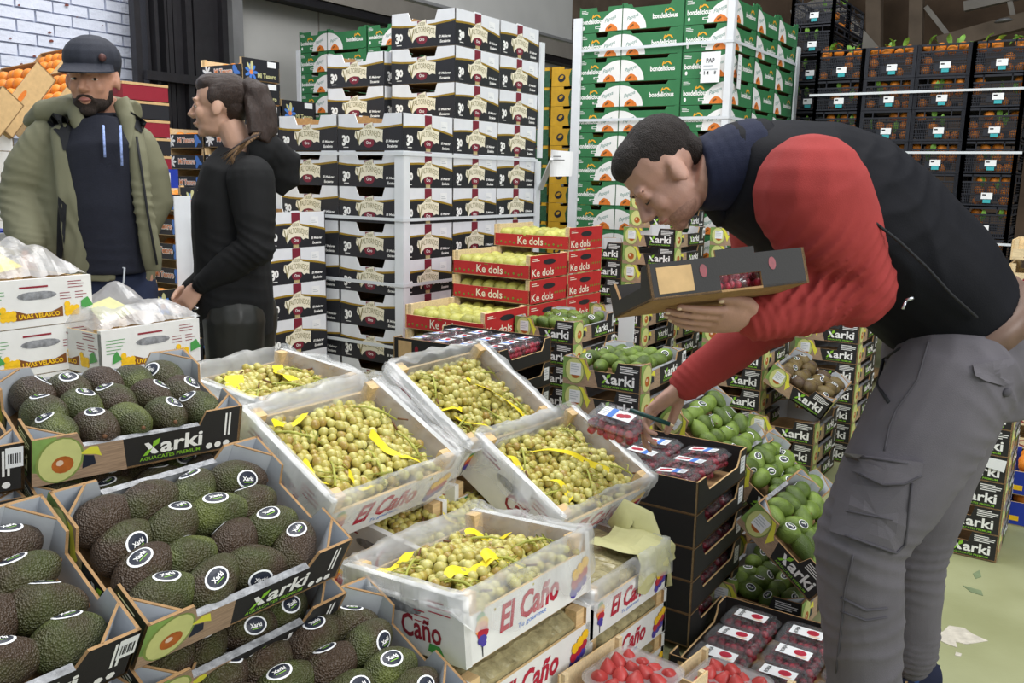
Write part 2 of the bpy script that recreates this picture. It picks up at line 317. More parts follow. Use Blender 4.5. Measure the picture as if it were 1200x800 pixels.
for (px, py, w) in [(78, 6, 5), (60, 48, 5), (22, 6, 3), (40, 66, 4), (58, 38, 4), (12, 45, 3), (120, 30, 2), (25, 75, 3), (90, 20, 2), (135, 60, 2)]:
    s, z = on_wall(px, py); f = Face(wp(s, z, WT - 0.003), AX, UP); q = w * 0.0032
    pr(cm, f, [(-q, -q * .5), (q * .6, -q * .4), (q, q * .2), (q * .2, q * .6), (-q * .8, q * .3)], 'brick_chip')
obj('paint_chips', cm, wall_left)
# grey panel wall
zt = on_wall(385, 15)[1]
mb = MB(); mb.obox(wp(s_brick + 3.5, zt / 2, WT + 0.1), AX * 3.5, BX * 0.08, UP * zt / 2, 'panel_grey'); wall_back = struct(obj('wall_back', mb))
s_seam = on_wall(375, 20)[0]; mb = MB(); mb.obox(wp(s_seam, zt / 2, WT + 0.018), AX * 0.006, BX * 0.004, UP * zt / 2, 'beam_grey'); obj('panel_seam', mb, wall_back)
mb = MB(); mb.obox(wp(s_brick + 3.5, zt + 0.02, WT - 0.03), AX * 3.5, BX * 0.1, UP * 0.03, 'dark_metal'); obj('panel_edge', mb, wall_back)
mb = MB(); mb.obox(wp(s_brick + 3.5, zt + 0.24, WT), AX * 3.5, BX * 0.14, UP * 0.18, 'beam_grey'); struct(obj('trim_1', mb))
mb = MB(); mb.obox(wp(s_brick + 3.5, zt + 0.7, WT - 0.05), AX * 3.5, BX * 0.12, UP * 0.28, 'beam_brown'); struct(obj('trim_2', mb))
t2 = WT - 1.15; s0, z0 = on_wall(640, 44, t2)
mb = MB(); mb.obox(wp(s0 - 1.6, z0 + 0.26, t2), AX * 2.0, BX * 0.05, UP * 0.25, 'panel_grey'); mb.obox(wp(s0 - 1.6, z0 + 0.005, t2 - 0.06), AX * 2.0, BX * 0.02, UP * 0.012, 'grey_metal'); struct(obj('trim_3', mb))
mb = MB(); mb.obox(wp(s_post, 2.5, WT - 0.1), AX * 0.05, BX * 0.05, UP * 2.5, 'grey_metal'); struct(obj('trim_4', mb))
s, z = on_wall(277, 4); mb = MB(); f = Face(wp(s - 0.05, z - 0.07, WT - 0.002), AX, UP); rect(mb, f, 0, 0, 0.1, 0.16, 'navy_print', 0.004); rect(mb, f, 0.01, 0.08, 0.09, 0.14, 'maroon_print', 0.005); rect(mb, f, 0.02, 0.03, 0.08, 0.05, 'white_print', 0.005)
tag(obj('wall_notice', mb), 'small dark blue notice with red emblem on the grey panel wall', 'notice')
# folded steel gate
gt = WT - 0.35; gate = bpy.data.objects.new('folding_gate', None); COL.objects.link(gate); gate.location = wp(on_wall(210, 50, gt)[0], 0, gt)
tag(gate, 'black folded steel gate of close vertical bars before the brick wall', 'gate')
for i, (px, w) in enumerate([(159, .045), (172, .02), (177, .025), (184, .025), (190, .02), (196, .035), (203, .03), (209, .05), (215, .05), (221, .05), (227, .06), (235, .09), (244, .05), (250, .06), (257, .05)]):
    s = on_wall(px, 40, gt)[0]; mb = MB(); mb.obox((0, 0, 0), AX * w / 2, BX * (0.03 + 0.02 * (i % 3)), UP * 1.9, 'dark_metal')
    o = obj('bar', mb, gate); o.location = wp(s, 1.9, gt + 0.03 * (i % 2)) - gate.location
sa, za = on_wall(163, 88, gt); sb = on_wall(232, 86, gt)[0]
mb = MB(); mb.obox((0, 0, 0), AX * (sb - sa) / 2, BX * 0.02, UP * 0.03, 'dark_metal'); o = obj('cross_rail', mb, gate); o.location = wp((sa + sb) / 2, za, gt - 0.07) - gate.location
# far dark end of the hall, along the B axis
FS = AX.dot(at_d(1050, 40, 10.5))
mb = MB(); mb.obox(AX * (FS + 0.2) + BX * (-1.5) + UP * 3, BX * 8, AX * 0.1, UP * 3, 'roof_brown'); struct(obj('wall_far', mb))
mb = MB(); mb.obox(AX * (FS - 1.6) + BX * (-2.0) + UP * 4.55, BX * 6.5, AX * 1.9, UP * 0.05, 'roof_brown'); struct(obj('ceiling', mb))
def fw(px, py, ds=0.0):
    d = ray(px, py); k = (FS - ds) / AX.dot(d); return CAM + d * k
tr = 5
for (p, q, w, m) in [((1025, -20), (1025, 75), .16, 'beam_brown'), ((1075, -20), (1073, 80), .14, 'beam_brown'), ((960, -10), (1032, 72), .18, 'beam_grey'), ((930, 20), (1000, -12), .14, 'beam_grey'), ((1100, 52), (1210, 22), .16, 'beam_brown'), ((1130, 8), (1210, -10), .1, 'beam_grey'), ((1085, 8), (1112, 42), .05, 'beam_grey'), ((1182, -5), (1190, 30), .05, 'beam_grey'), ((680, 12), (800, -30), .07, 'beam_brown'), ((690, 0), (700, 30), .05, 'beam_brown'), ((975, -5), (1010, 45), .1, 'roof_brown')]:
    mb = MB(); mb.bar(fw(*p, 0.5), fw(*q, 0.5), w, w, m); struct(obj('trim_%d' % tr, mb)); tr += 1
s_, z_ = 0, 0
lampm = MB(); lampm.tube([fw(1176, 22, 0.9), fw(1176, 25, 0.9)], [0.06, 0.09], 10, 'grey_metal'); tag(obj('ceiling_lamp', lampm), 'small grey ceiling lamp under the brown roof', 'lamp')

# ------------------------------------------------------------------ box kinds
K = {}
def put(kind, mw, label, cat, group=None, only=None):
    parts = K[kind]; root = obj(parts[0][0], parts[0][1], mw=mw)
    for n, me in parts[1:]: obj(n, me, root)
    return tag(root, label, cat, group)
def frame_xform(f, fn): pass

def half_avocado(mb, f, cu, cv, ru, rv, rot=0.0):
    oval(mb, f, cu, cv, ru * 1.12, rv * 1.06, 'avo_rim', 0.0008, rot=rot); oval(mb, f, cu, cv, ru, rv, 'avo_flesh', 0.0011, rot=rot)
    oval(mb, f, cu + ru * .12, cv - rv * .22, ru * .52, rv * .4, 'avo_pit', 0.0014, 14); oval(mb, f, cu - ru * .02, cv - rv * .12, ru * .18, rv * .14, 'pit_shine', 0.0017, 8)
def xlogo(mb, f, u, v, w, h, lift=0.001):
    """white x-with-leaf mark and the word beside it"""
    pr(mb, f, [(u, v + h * .78), (u + w * .07, v + h * .80), (u + w * .25, v + h * .06), (u + w * .19, v), (u + w * .13, v + h * .06)], 'white_print', lift)
    pr(mb, f, [(u - w * .02, v - h * .02), (u + w * .06, v), (u + w * .14, v + h * .42), (u + w * .05, v + h * .3)], 'green_print', lift + .0003)
    pr(mb, f, [(u + w * .13, v + h * .42), (u + w * .15, v + h * .85), (u + w * .26, v + h * 1.0), (u + w * .24, v + h * .65)], 'green_print', lift + .0003)
    text(mb, f, 'arki', u + w * .27, v, w * .73, h, 'white_print', lift, 0.025)
def corner_panels(mb, L, W, h, k, th, mi_, me):
    for sx in (-1, 1):
        for sy in (-1, 1):
            a = Vector((sx * (L / 2 - k), sy * (W / 2 - th), 0.004)); b = Vector((sx * (L / 2 - th), sy * (W / 2 - k), 0.004))
            d = (b - a).normalized(); n = Vector((-sx, -sy, 0)).normalized(); c = (a + b) / 2 + UP * (h - 0.006) / 2
            mb.obox(c, d * (b - a).length / 2, n * th / 2, UP * (h - 0.006) / 2, mi_)
            c2 = (a + b) / 2 + UP * (h - 0.005); mb.obox(c2, d * (b - a).length / 2, n * th / 2, UP * 0.001, me)
def make_avocado_box():
    L, W, h = .39, .29, .095; fs = faces4(L, W); mb = MB(); th = .005
    mb.box(-L / 2, L / 2, -W / 2, W / 2, 0, .004, 'kraft')
    lo = .066; kc = .075
    long = [(0, 0), (L, 0), (L, h), (L - kc, h), (L - kc - .012, lo), (kc + .012, lo), (kc, h), (0, h)]
    lo2 = .058; k2 = .085
    short = [(0, 0), (W, 0), (W, h), (W - k2, h), (W - k2 - .01, lo2), (k2 + .012, lo2), (k2, h), (0, h)]
    for n in ('front', 'back'): wall(mb, fs[n], long, th, 'black_card', 'grey_card', 'kraft')
    for n in ('left', 'right'): wall(mb, fs[n], short, th, 'black_card', 'grey_card', 'kraft')
    for n in ('front', 'back'):   # folded rim film
        f = fs[n]; mb.raw([f.p(kc + .012, lo, .0005), f.p(L - kc - .012, lo, .0005), f.p(L - kc - .012, lo + .001, -.012), f.p(kc + .012, lo + .001, -.012)], [(0, 1, 2, 3)], 'grey_film')
    corner_panels(mb, L, W, h, .055, .004, 'grey_card', 'kraft')
    body = mb.mesh('avocado_box'); p = MB()
    for n in ('front', 'back'):
        f = fs[n]
        pr(p, f, [(0, 0), (.165, 0), (.155, lo), (kc + .012, lo), (kc, h), (0, h)], 'wood_print', .0004)
        pr(p, f, [(.0, .03), (.03, .02), (.04, h), (0, h)], 'avo_leaf_bg', .0006)
        half_avocado(p, f, .046, .046, .036, .044, -.25)
        pr(p, f, [(.078, .052), (.098, .064), (.11, .062), (.118, .04), (.106, .046)], 'print_lemon', .001); pr(p, f, [(.084, .02), (.108, .026), (.104, .044), (.086, .048)], 'navy_print', .0008)
        xlogo(p, f, .195, .022, .115, .034); text(p, f, 'AGUACATES PREMIUM', .188, .010, .118, .008, 'green_print', .0009, .01)
        for i in range(3): oval(p, f, .325 + i * .018, .016, .007, .007, 'white_print', .0009, 8)
        for i in range(2): rect(p, f, .355 + i * .008, .034, .359 + i * .008, .085, 'white_print', .0009)
    for n in ('left', 'right'):
        f = fs[n]
        pr(p, f, [(0, 0), (.135, 0), (.118, lo2), (k2 + .012, lo2), (k2, h), (0, h)], 'wood_print', .0004)
        pr(p, f, [(0, .02), (.025, .02), (.03, h), (0, h)], 'avo_leaf_bg', .0006)
        half_avocado(p, f, .045, .05, .034, .043, .12)
        pr(p, f, [(.078, h - .004), (.06, h - .004), (.085, .05), (.097, .02), (.108, .05), (.1, .056)], 'print_lemon', .0007)
        xlogo(p, f, .15, .020, .118, .036); text(p, f, 'AGUACATES PREMIUM', .148, .008, .115, .007, 'green_print', .0009, .01)
        lines(p, f, W - k2 + .008, h - .012, k2 - .014, 4, .0065, .003, 'white_print', .0009)
    pm = p.mesh('printed_artwork')
    st = MB(); f = fs['left']; rect(st, f, .028, .035, .07, .078, 'sticker_white', .0022); lines(st, f, .031, .07, .034, 4, .008, .003, 'grey_card', .0026)
    rect(st, fs['front'], .36, .05, .388, .09, 'sticker_white', .0022)
    for i in range(6): rect(st, fs['front'], .364 + i * .0035, .058, .3655 + i * .0035 + (i % 2) * .001, .078, 'dark_print', .0026)
    K['avobox'] = [('avocado_box', body), ('printed_artwork', pm)]; K['avobox_s'] = K['avobox'] + [('paper_sticker', st.mesh('paper_sticker'))]
make_avocado_box()

def make_cider_box():
    L, W, h = .40, .44, .179; fs = faces4(L - .004, W - .004); mb = MB(); th = .005; L2, W2 = L - .004, W - .004
    for n in ('front', 'back'):
        w = L2; wall(mb, fs[n], [(0, 0), (w, 0), (w, h), (w * .56, h), (w * .56, h + .006), (w * .42, h + .006), (w * .42, h), (0, h)], th, 'cider_white', 'kraft', 'white_card')
    for n in ('left', 'right'):
        w = W2; wall(mb, fs[n], [(0, 0), (w, 0), (w, h), (w * .73, h), (w * .69, .74 * h), (w * .32, .74 * h), (w * .27, h), (0, h)], th, 'cider_white', 'kraft', 'white_card')
    mb.box(-L2 / 2 + th, L2 / 2 - th, -W2 / 2 + th, W2 / 2 - th, 0, .004, 'kraft'); mb.box(-L2 / 2 + th, L2 / 2 - th, -W2 / 2 + th, W2 / 2 - th, .10, .112, 'straw')
    p = MB()
    for n in ('front', 'left'):
        f = fs[n]; w = L2 if n == 'front' else W2
        if n == 'front': cv = [(0, .60), (.15, .625), (.3, .64), (.5, .64), (.7, .58), (.85, .53), (1, .47)]
        else: cv = [(0, .62), (.15, .585), (.3, .57), (.5, .57), (.7, .59), (.85, .625), (1, .66)]
        pr(p, f, [(0, 0), (w, 0)] + [(u * w, v * h) for u, v in reversed(cv)], 'cider_black', .0005)
        for i in range(len(cv) - 1):
            (u0, v0), (u1, v1) = cv[i], cv[i + 1]; pr(p, f, [(u0 * w, v0 * h), (u1 * w, v1 * h), (u1 * w, (v1 + .055) * h), (u0 * w, (v0 + .055) * h)], 'gold_print', .0007)
        top = h * .985 if n == 'front' else .735 * h
        rect(p, f, .42 * w, .5 * h, .56 * w, top, 'maroon_print', .0009)
        oval(p, f, .49 * w, .22 * h, .085 * w, .14 * h, 'maroon_print', .0009, 14)
        bend = lambda x, y, b=0.0: None
        def wv(x, y, w=w): yy = .30 + .34 * y - .13 * (1 - (2 * x - 1) ** 2) * (1 - y) * -1.0; return (.29 + .42 * x) * w, (yy + .05 * math.sin(math.pi * x)) * h
        # cream badge behind the lettering
        pr(p, f, [(.27 * w, .40 * h), (.285 * w, .33 * h), (.325 * w, .30 * h), (.345 * w, .13 * h), (.375 * w, .22 * h), (.42 * w, .29 * h), (.49 * w, .32 * h), (.57 * w, .30 * h), (.61 * w, .22 * h), (.655 * w, .26 * h), (.705 * w, .23 * h), (.70 * w, .33 * h), (.71 * w, .56 * h), (.60 * w, .60 * h), (.555 * w, .66 * h), (.55 * w, .77 * h), (.44 * w, .70 * h), (.40 * w, .60 * h), (.34 * w, .54 * h), (.285 * w, .54 * h)], 'cream_print', .0012)
        text(p, f, 'V', .288 * w, .17 * h, .085 * w, .35 * h, 'logo_gold', .0016, .01); text(p, f, 'ALTORNEJOS', 0, 0, 1, 1, 'logo_gold', .0016, .005, 0, (lambda x, y, w=w: ((.37 + .32 * x) * w, (.33 + .20 * y + .05 * math.sin(math.pi * min(1, x * 1.05)) - .04 * x) * h))); text(p, f, 'CIDER', .43 * w, .60 * h, .11 * w, .09 * h, 'logo_gold', .0016, .01, .2)
        text(p, f, 'Oro', .45 * w, .17 * h, .08 * w, .09 * h, 'white_print', .0014, .02)
        text(p, f, '3', .07 * w, .13 * h, .06 * w, .30 * h, 'white_print', .001, .05); text(p, f, '0', .125 * w, .2 * h, .065 * w, .22 * h, 'white_print', .001, .05); rect(p, f, .09 * w, .08 * h, .17 * w, .10 * h, 'white_print', .001)
        text(p, f, 'El Melagar', .75 * w, .20 * h, .19 * w, .09 * h, 'white_print', .001, .03, .2); text(p, f, 'Excelente', .77 * w, .08 * h, .15 * w, .08 * h, 'white_print', .001, .03, .2)
        if n == 'front': rect(p, f, .44 * w, 0, .53 * w, .09 * h, 'straw', .001); rect(p, f, .74 * w, .62 * h, .88 * w, .86 * h, 'sticker_white', .0009); lines(p, f, .76 * w, .74 * h, .1 * w, 2, .05 * h, .02 * h, 'grey_card', .0012)
    K['cider'] = [('cider_box', mb.mesh('cider_box')), ('printed_artwork', p.mesh('printed_artwork'))]
make_cider_box()

def make_papaya_box():
    L, W, h = .397, .297, .147; fs = faces4(L, W); mb = MB(); th = .005
    for n in ('front', 'back'): wall(mb, fs[n], [(0, 0), (L, 0), (L, h), (.8 * L, h), (.77 * L, h - .02), (.17 * L, h - .02), (.14 * L, h), (0, h)], th, 'green_card', 'kraft', 'green_card')
    for n in ('left', 'right'): wall(mb, fs[n], [(0, 0), (W, 0), (W, h), (.68 * W, h), (.66 * W, h - .026), (.42 * W, h - .026), (.40 * W, h), (0, h)], th, 'green_card', 'kraft', 'green_card')
    mb.box(-L / 2 + th, L / 2 - th, -W / 2 + th, W / 2 - th, 0, .004, 'kraft'); mb.box(-L / 2 + th, L / 2 - th, -W / 2 + th, W / 2 - th, h - .05, h - .045, 'roof_brown')
    for sx in (-1, 1):
        for sy in (-1, 1): mb.box(sx * L / 2 - (.03 if sx > 0 else 0), sx * L / 2 + (0 if sx > 0 else .03), sy * W / 2 - (.004 if sy > 0 else 0), sy * W / 2 + (0 if sy > 0 else .004), h, h + .008, 'green_card')
    p = MB()
    P2 = {}
    for n in ('front', 'left'):
        p = P2[n] = MB(); q_ = P2[n + '_t'] = MB(); f = fs[n]
        if n in ('front', 'back'): w = L; cu = .002; q = (0, math.pi / 2); rr = .125; sg = 1; tu = .50 * w; tw = .40 * w
        else: w = W; cu = w - .002; q = (math.pi / 2, math.pi); rr = .125; sg = -1; tu = .06 * w; tw = .5 * w
        oval(p, f, cu, .004, rr * 1.25, rr * 1.0, 'white_card', .0006, 14, 0, *q)
        c = cu + sg * .072
        pr(p, f, [(c - .042, .004), (c + .044, .004), (c + .04, .02), (c + .018, .04), (c - .004, .047), (c - .024, .036), (c - .038, .02)], 'papaya_orange', .0009)
        pr(p, f, [(c - .02, .012), (c + .004, .026), (c - .002, .034), (c - .024, .022)], 'brown_print', .0012)
        text(p, f, 'Papaya', c - .045, .05, .07, .034, 'teal_print', .0009, .005, .25, (lambda x, y, c=c, sg=sg: (c - .045 + .075 * x, .045 + .03 * y + .025 * x)))
        text(q_, f, 'bondelicious', tu, .052, tw, .03, 'white_print', .0009, .03)
        for i, (dx, dy, rot) in enumerate([(.62, .098, .5), (.72, .102, -.2), (.80, .094, -.7), (.52, .094, 1.2)]): oval(q_, f, tu + tw * dx, dy, .014, .0045, 'leaf_yellow', .0009 + i * .0002, 8, rot)
        if n in ('left', 'right'):
            lines(q_, f, .05 * w, h - .018, .16 * w, 3, .008, .003, 'white_print', .0009); rect(q_, f, .38 * w, .022, .52 * w, .036, 'white_print', .0009); rect(q_, f, .4 * w, .025, .5 * w, .033, 'green_card', .0012); oval(q_, f, .1 * w, .03, .008, .012, 'white_print', .0009, 8)
    K['papaya'] = [('papaya_box', mb.mesh('papaya_box')), ('printed_fruit', P2['front'].mesh('printed_fruit')), ('printed_lettering', P2['front_t'].mesh('printed_lettering')), ('printed_fruit', P2['left'].mesh('printed_fruit')), ('printed_lettering', P2['left_t'].mesh('printed_lettering'))]
make_papaya_box()

def make_yellow_box():
    L, W, h = .4, .3, .128; fs = faces4(L, W); mb = MB()
    for n in ('front', 'back'): wall(mb, fs[n], [(0, 0), (L, 0), (L, h), (.75 * L, h), (.75 * L, h - .018), (.3 * L, h - .018), (.3 * L, h), (0, h)], .005, 'yellow_card', 'kraft', 'yellow_card')
    for n in ('left', 'right'): wall(mb, fs[n], [(0, 0), (W, 0), (W, h), (.86 * W, h), (.86 * W, h - .018), (.34 * W, h - .018), (.34 * W, h), (0, h)], .005, 'yellow_card', 'kraft', 'yellow_card')
    mb.box(-L / 2 + .005, L / 2 - .005, -W / 2 + .005, W / 2 - .005, h - .05, h - .045, 'roof_brown')
    p = MB(); f = fs['left']
    pr(p, f, [(.5 * W, 0), (W, 0), (W, h * .84), (.52 * W, h * .84), (.47 * W, .45 * h)], 'darkgreen_print', .0006); oval(p, f, .28 * W, .42 * h, .1 * W, .2 * h, 'navy_print', .0008, 14, .3); oval(p, f, .28 * W, .46 * h, .06 * W, .08 * h, 'yellow_card', .001, 10, .5)
    f = fs['front']; pr(p, f, [(0, 0), (.2 * L, 0), (.1 * L, .3 * h), (0, .45 * h)], 'darkgreen_print', .0006); rect(p, f, .4 * L, .3 * h, .7 * L, .4 * h, 'darkgreen_print', .0006)
    K['yellow'] = [('mango_box', mb.mesh('mango_box')), ('printed_artwork', p.mesh('printed_artwork'))]
make_yellow_box()

def make_crate():
    L, W, h = .40, .296, .188; mb = MB(); fs = faces4(L, W)
    def bars(f, w, n):
        for (u0, v0, u1, v1, d) in [(0, 0, .022, h, .022), (w - .022, 0, w, h, .022), (.022, 0, w - .022, .014, .012), (.022, h - .012, w - .022, h, .014), (.022, .138, w - .022, .148, .01), (.022, .070, w - .022, .076, .006), (w * .34, .03, w * .66, .072, .005), (w * .24, .148, w * .26, h, .008), (w * .74, .148, w * .76, h, .008)]:
            mb.raw([f.p(a, b, -c) for c in (0, d) for a, b in ((u0, v0), (u1, v0), (u1, v1), (u0, v1))], [(0, 1, 2, 3), (7, 6, 5, 4), (0, 4, 5, 1), (1, 5, 6, 2), (2, 6, 7, 3), (3, 7, 4, 0)], 'crate_black')
        for i in range(1, n):
            u = .022 + (w - .044) * i / n; mb.raw([f.p(a, b, -.002) for a, b in ((u - .0018, .014), (u + .0018, .014), (u + .0018, .138), (u - .0018, .138))], [(0, 1, 2, 3)], 'crate_black')
        for v in (.03, .045, .06, .09, .105, .12): mb.raw([f.p(a, b, -.003) for a, b in ((.022, v), (w - .022, v), (w - .022, v + .0035), (.022, v + .0035))], [(0, 1, 2, 3)], 'crate_black')
    bars(fs['left'], W, 28); bars(fs['front'], L, 10); bars(fs['right'], W, 6); bars(fs['back'], L, 6)
    mb.box(-L / 2, L / 2, -W / 2, W / 2, 0, .006, 'crate_black')
    f = fs['left']; t = MB(); rect(t, f, .13, .045, .19, .082, 'sticker_white', .004); rect(t, f, .136, .066, .156, .074, 'dark_print', .0046); rect(t, f, .13, .045, .19, .082, 'sticker_white', .003)
    c = MB(); cl = [f.p(a, b, k) for k in (.001, .008) for a, b in ((.142, .022), (.182, .022), (.182, .042), (.142, .042))]; c.raw(cl, [(4, 5, 6, 7), (0, 4, 7, 3), (1, 2, 6, 5), (0, 1, 5, 4), (3, 7, 6, 2)], 'teal_clip')
    K['crate'] = [('fruit_crate', mb.mesh('fruit_crate')), ('paper_tag', t.mesh('paper_tag')), ('clip', c.mesh('clip'))]
make_crate()

def wood_crate(kname, oname, L, W, h, low, panel, prints, post='pale_wood', deep=.018):
    """Slatted crate: end panels full height on -y/+y, low printed boards on -x/+x, four posts."""
    base = MB(); base.box(-L / 2 + .004, L / 2 - .004, -W / 2 + .006, W / 2 - .006, 0, .006, 'pale_wood')
    parts = [(oname, base.mesh(oname))]
    for sy in (-1, 1):
        e = MB(); y0 = sy * W / 2; f = faces4(L, W)['front' if sy < 0 else 'back']
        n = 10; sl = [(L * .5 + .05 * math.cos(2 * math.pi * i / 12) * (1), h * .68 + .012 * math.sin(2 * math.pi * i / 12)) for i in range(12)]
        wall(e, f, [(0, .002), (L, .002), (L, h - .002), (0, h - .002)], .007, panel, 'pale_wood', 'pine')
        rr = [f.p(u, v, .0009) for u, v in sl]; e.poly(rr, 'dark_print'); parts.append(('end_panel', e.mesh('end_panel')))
    for sx in (-1, 1):
        e = MB(); f = faces4(L, W)['left' if sx < 0 else 'right']; wall(e, f, [(0, .004), (W, .004), (W, low), (0, low)], .006, panel, 'pale_wood', 'pine'); parts.append(('side_board', e.mesh('side_board')))
    for sx in (-1, 1):
        for sy in (-1, 1):
            e = MB(); x = sx * (L / 2 - .007 - deep / 2); y = sy * (W / 2 - .0075 - deep / 2); e.box(x - deep / 2, x + deep / 2, y - deep / 2, y + deep / 2, .006, h, post); parts.append(('corner_post', e.mesh('corner_post')))
    p = MB(); prints(p, faces4(L, W)); parts.append(('printed_artwork', p.mesh('printed_artwork'))); K[kname] = parts
def pr_ked(p, F4):
    f = F4['left']; w = .40
    text(p, f, 'Ke dols', .13, .014, .135, .034, 'cream_print', .001, .01)
    for i, u in enumerate([.02, .04, .065, .09, .11, .28, .295, .32, .345, .36]): oval(p, f, u, .018 + .004 * (i % 2), .005, .005, 'dot_green', .001, 7)
    rect(p, f, .17, .05, .19, .053, 'dot_green', .001)
    f = F4['front']; text(p, f, 'Ke dols', .015, .010, .17, .032, 'cream_print', .001, .01)
    for u in (.20, .22, .24, .262, .28): oval(p, f, u, .035, .005, .005, 'dot_green', .001, 7)
    lines(p, f, .015, .082, .06, 2, .008, .003, 'cream_print', .001)
wood_crate('kedols', 'pear_crate', .30, .40, .10, .058, 'red_card', pr_ked)
def flower(p, f, u, v, r, m, c=None):
    for i in range(7): oval(p, f, u + r * .6 * math.cos(i * .9), v + r * .6 * math.sin(i * .9), r * .45, r * .2, m, .001 + i * .0001, 8, i * .9)
    oval(p, f, u, v, r * .3, r * .3, c or m, .002, 8)
def pr_mt(p, F4):
    f = F4['left']; flower(p, f, .06, .05, .045, 'white_print'); text(p, f, 'Mi Tesoro', .13, .032, .18, .042, 'white_print', .0012, .10); text(p, f, 'Mi Tesoro', .135, .036, .17, .034, 'orange_print', .0018, .02)
    oval(p, f, .335, .06, .02, .035, 'blue_print', .001, 9, .6); oval(p, f, .33, .03, .014, .026, 'blue_print', .0012, 9, -.4); oval(p, f, .355, .045, .012, .028, 'blue_print', .0013, 9, 1.2)
    f = F4['front']; flower(p, f, .07, .05, .05, 'blue_print', 'orange_print'); oval(p, f, .075, .09, .012, .03, 'khaki_paper', .0024, 8); oval(p, f, .05, .085, .008, .025, 'khaki_paper', .0026, 8, .5); text(p, f, 'Mi Tesoro', .12, .02, .15, .03, 'khaki_paper', .001, .03); rect(p, f, .2, .09, .27, .125, 'sticker_white', .001)
wood_crate('tesoro', 'orange_crate', .30, .40, .135, .092, 'dark_print', pr_mt, 'pine', .022)
def pr_blue(p, F4):
    for n in ('left', 'front'):
        f = F4[n]; flower(p, f, .14, .05, .06, 'blue_print', 'white_print'); oval(p, f, .14, .05, .03, .02, 'white_print', .002); rect(p, f, .02, .02, .06, .04, 'yellow_print', .001)
wood_crate('bluebox', 'orange_crate', .30, .40, .12, .095, 'blue_card', pr_blue, 'blue_card', .02)
def pr_agora(p, F4): text(p, F4['left'], 'AGORA', .05, .012, .3, .03, 'dark_red_print', .001, .01); text(p, F4['front'], 'AGORA', .04, .012, .22, .03, 'dark_red_print', .001, .01)
wood_crate('agora', 'wooden_crate', .30, .40, .09, .05, 'pale_wood', pr_agora)
def pr_whitebx(p, F4):
    for n in ('left', 'front'): f = F4[n]; rect(p, f, .03, .02, .13, .06, 'grey_card', .001); rect(p, f, .12, .1, .16, .115, 'dark_print', .001)
wood_crate('whitebox', 'white_box', .40, .30, .165, .15, 'white_card', pr_whitebx)

def grape_print(kind):
    def fn(p, F4):
        if kind == 'cano':
            for n in ('left', 'right'):
                f = F4[n]
            for n in ('left', 'right'):
                f = F4[n]; lines(p, f, .225, .11, .06, 3, .01, .002, 'red_print', .001); lines(p, f, .19, .085, .04, 3, .01, .002, 'red_print', .001); text(p, f, 'Caño', .155, .03, .10, .045, 'dark_red_print', .001, .02); pr(p, f, [(.22, .014), (.26, .012), (.25, .028), (.225, .03)], 'leaf_green_print', .001)
                lines(p, f, .04, .11, .07, 2, .01, .004, 'dark_red_print', .001)
            for n in ('front', 'back'):
                f = F4[n]; w = .40; u = .045
                for i, (m, v, r_) in enumerate([('leaf_green_print', .082, .012), ('yellow_print', .07, .017), ('orange_print', .062, .018), ('red_print', .052, .016), ('violet_print', .04, .013), ('violet_print', .032, .008)]): oval(p, f, u + .003 * (i % 2), v, r_, r_ * .7, m, .001 + i * .0002, 10)
                pr(p, f, [(u - .001, .008), (u + .001, .008), (u + .002, .03), (u - .002, .03)], 'navy_print', .001)
                text(p, f, 'El Caño', .095, .030, .19, .052, 'red_print', .001, .03, .28); text(p, f, 'Tu gourmet', .15, .016, .09, .012, 'blue_print', .001, 0, .2)
                for i in range(9): oval(p, f, .335 + .018 * (i % 3) + .004 * (i // 3), .02 + .018 * (i // 3) + .008 * (i % 3), .013, .012, ['violet_print', 'red_print', 'yellow_print'][i // 3], .001 + i * .0002, 8)
        else:
            for n in ('left', 'right', 'front', 'back'):
                f = F4[n]; w = .31 if n in ('left', 'right') else .40
                lines(p, f, .78 * w, .115, .18 * w, 3, .008, .002, 'dark_red_print', .001, 3); lines(p, f, .70 * w, .085, .11 * w, 3, .008, .002, 'dark_red_print', .001, 5); lines(p, f, .84 * w, .085, .11 * w, 3, .008, .002, 'dark_red_print', .001, 8); lines(p, f, .04 * w, .1, .2 * w, 5, .009, .0018, 'leaf_green_print', .001, 6); rect(p, f, .35 * w, .106, .6 * w, .111, 'dark_red_print', .001)
                for c in (.2, .76):
                    for i in range(7): oval(p, f, c * w + .013 * (i % 3), .03 + .012 * (i // 3), .009, .009, 'yellow_print', .001 + i * .0002, 8)
                    pr(p, f, [(c * w + (.04 if c > .5 else -.035), .035), (c * w + (.075 if c > .5 else -.005), .045), (c * w + (.06 if c > .5 else -.02), .07), (c * w + (.04 if c > .5 else -.03), .06)], 'leaf_green_print', .0026)
                pr(p, f, [(.3 * w, .022), (.72 * w, .022), (.72 * w, .05), (.62 * w, .038), (.4 * w, .038), (.3 * w, .05)], 'brown_print', .0008)
                text(p, f, 'UVAS VELASCO', .33 * w, .025, .36 * w, .013, 'yellow_print', .0012, .03)
    return fn
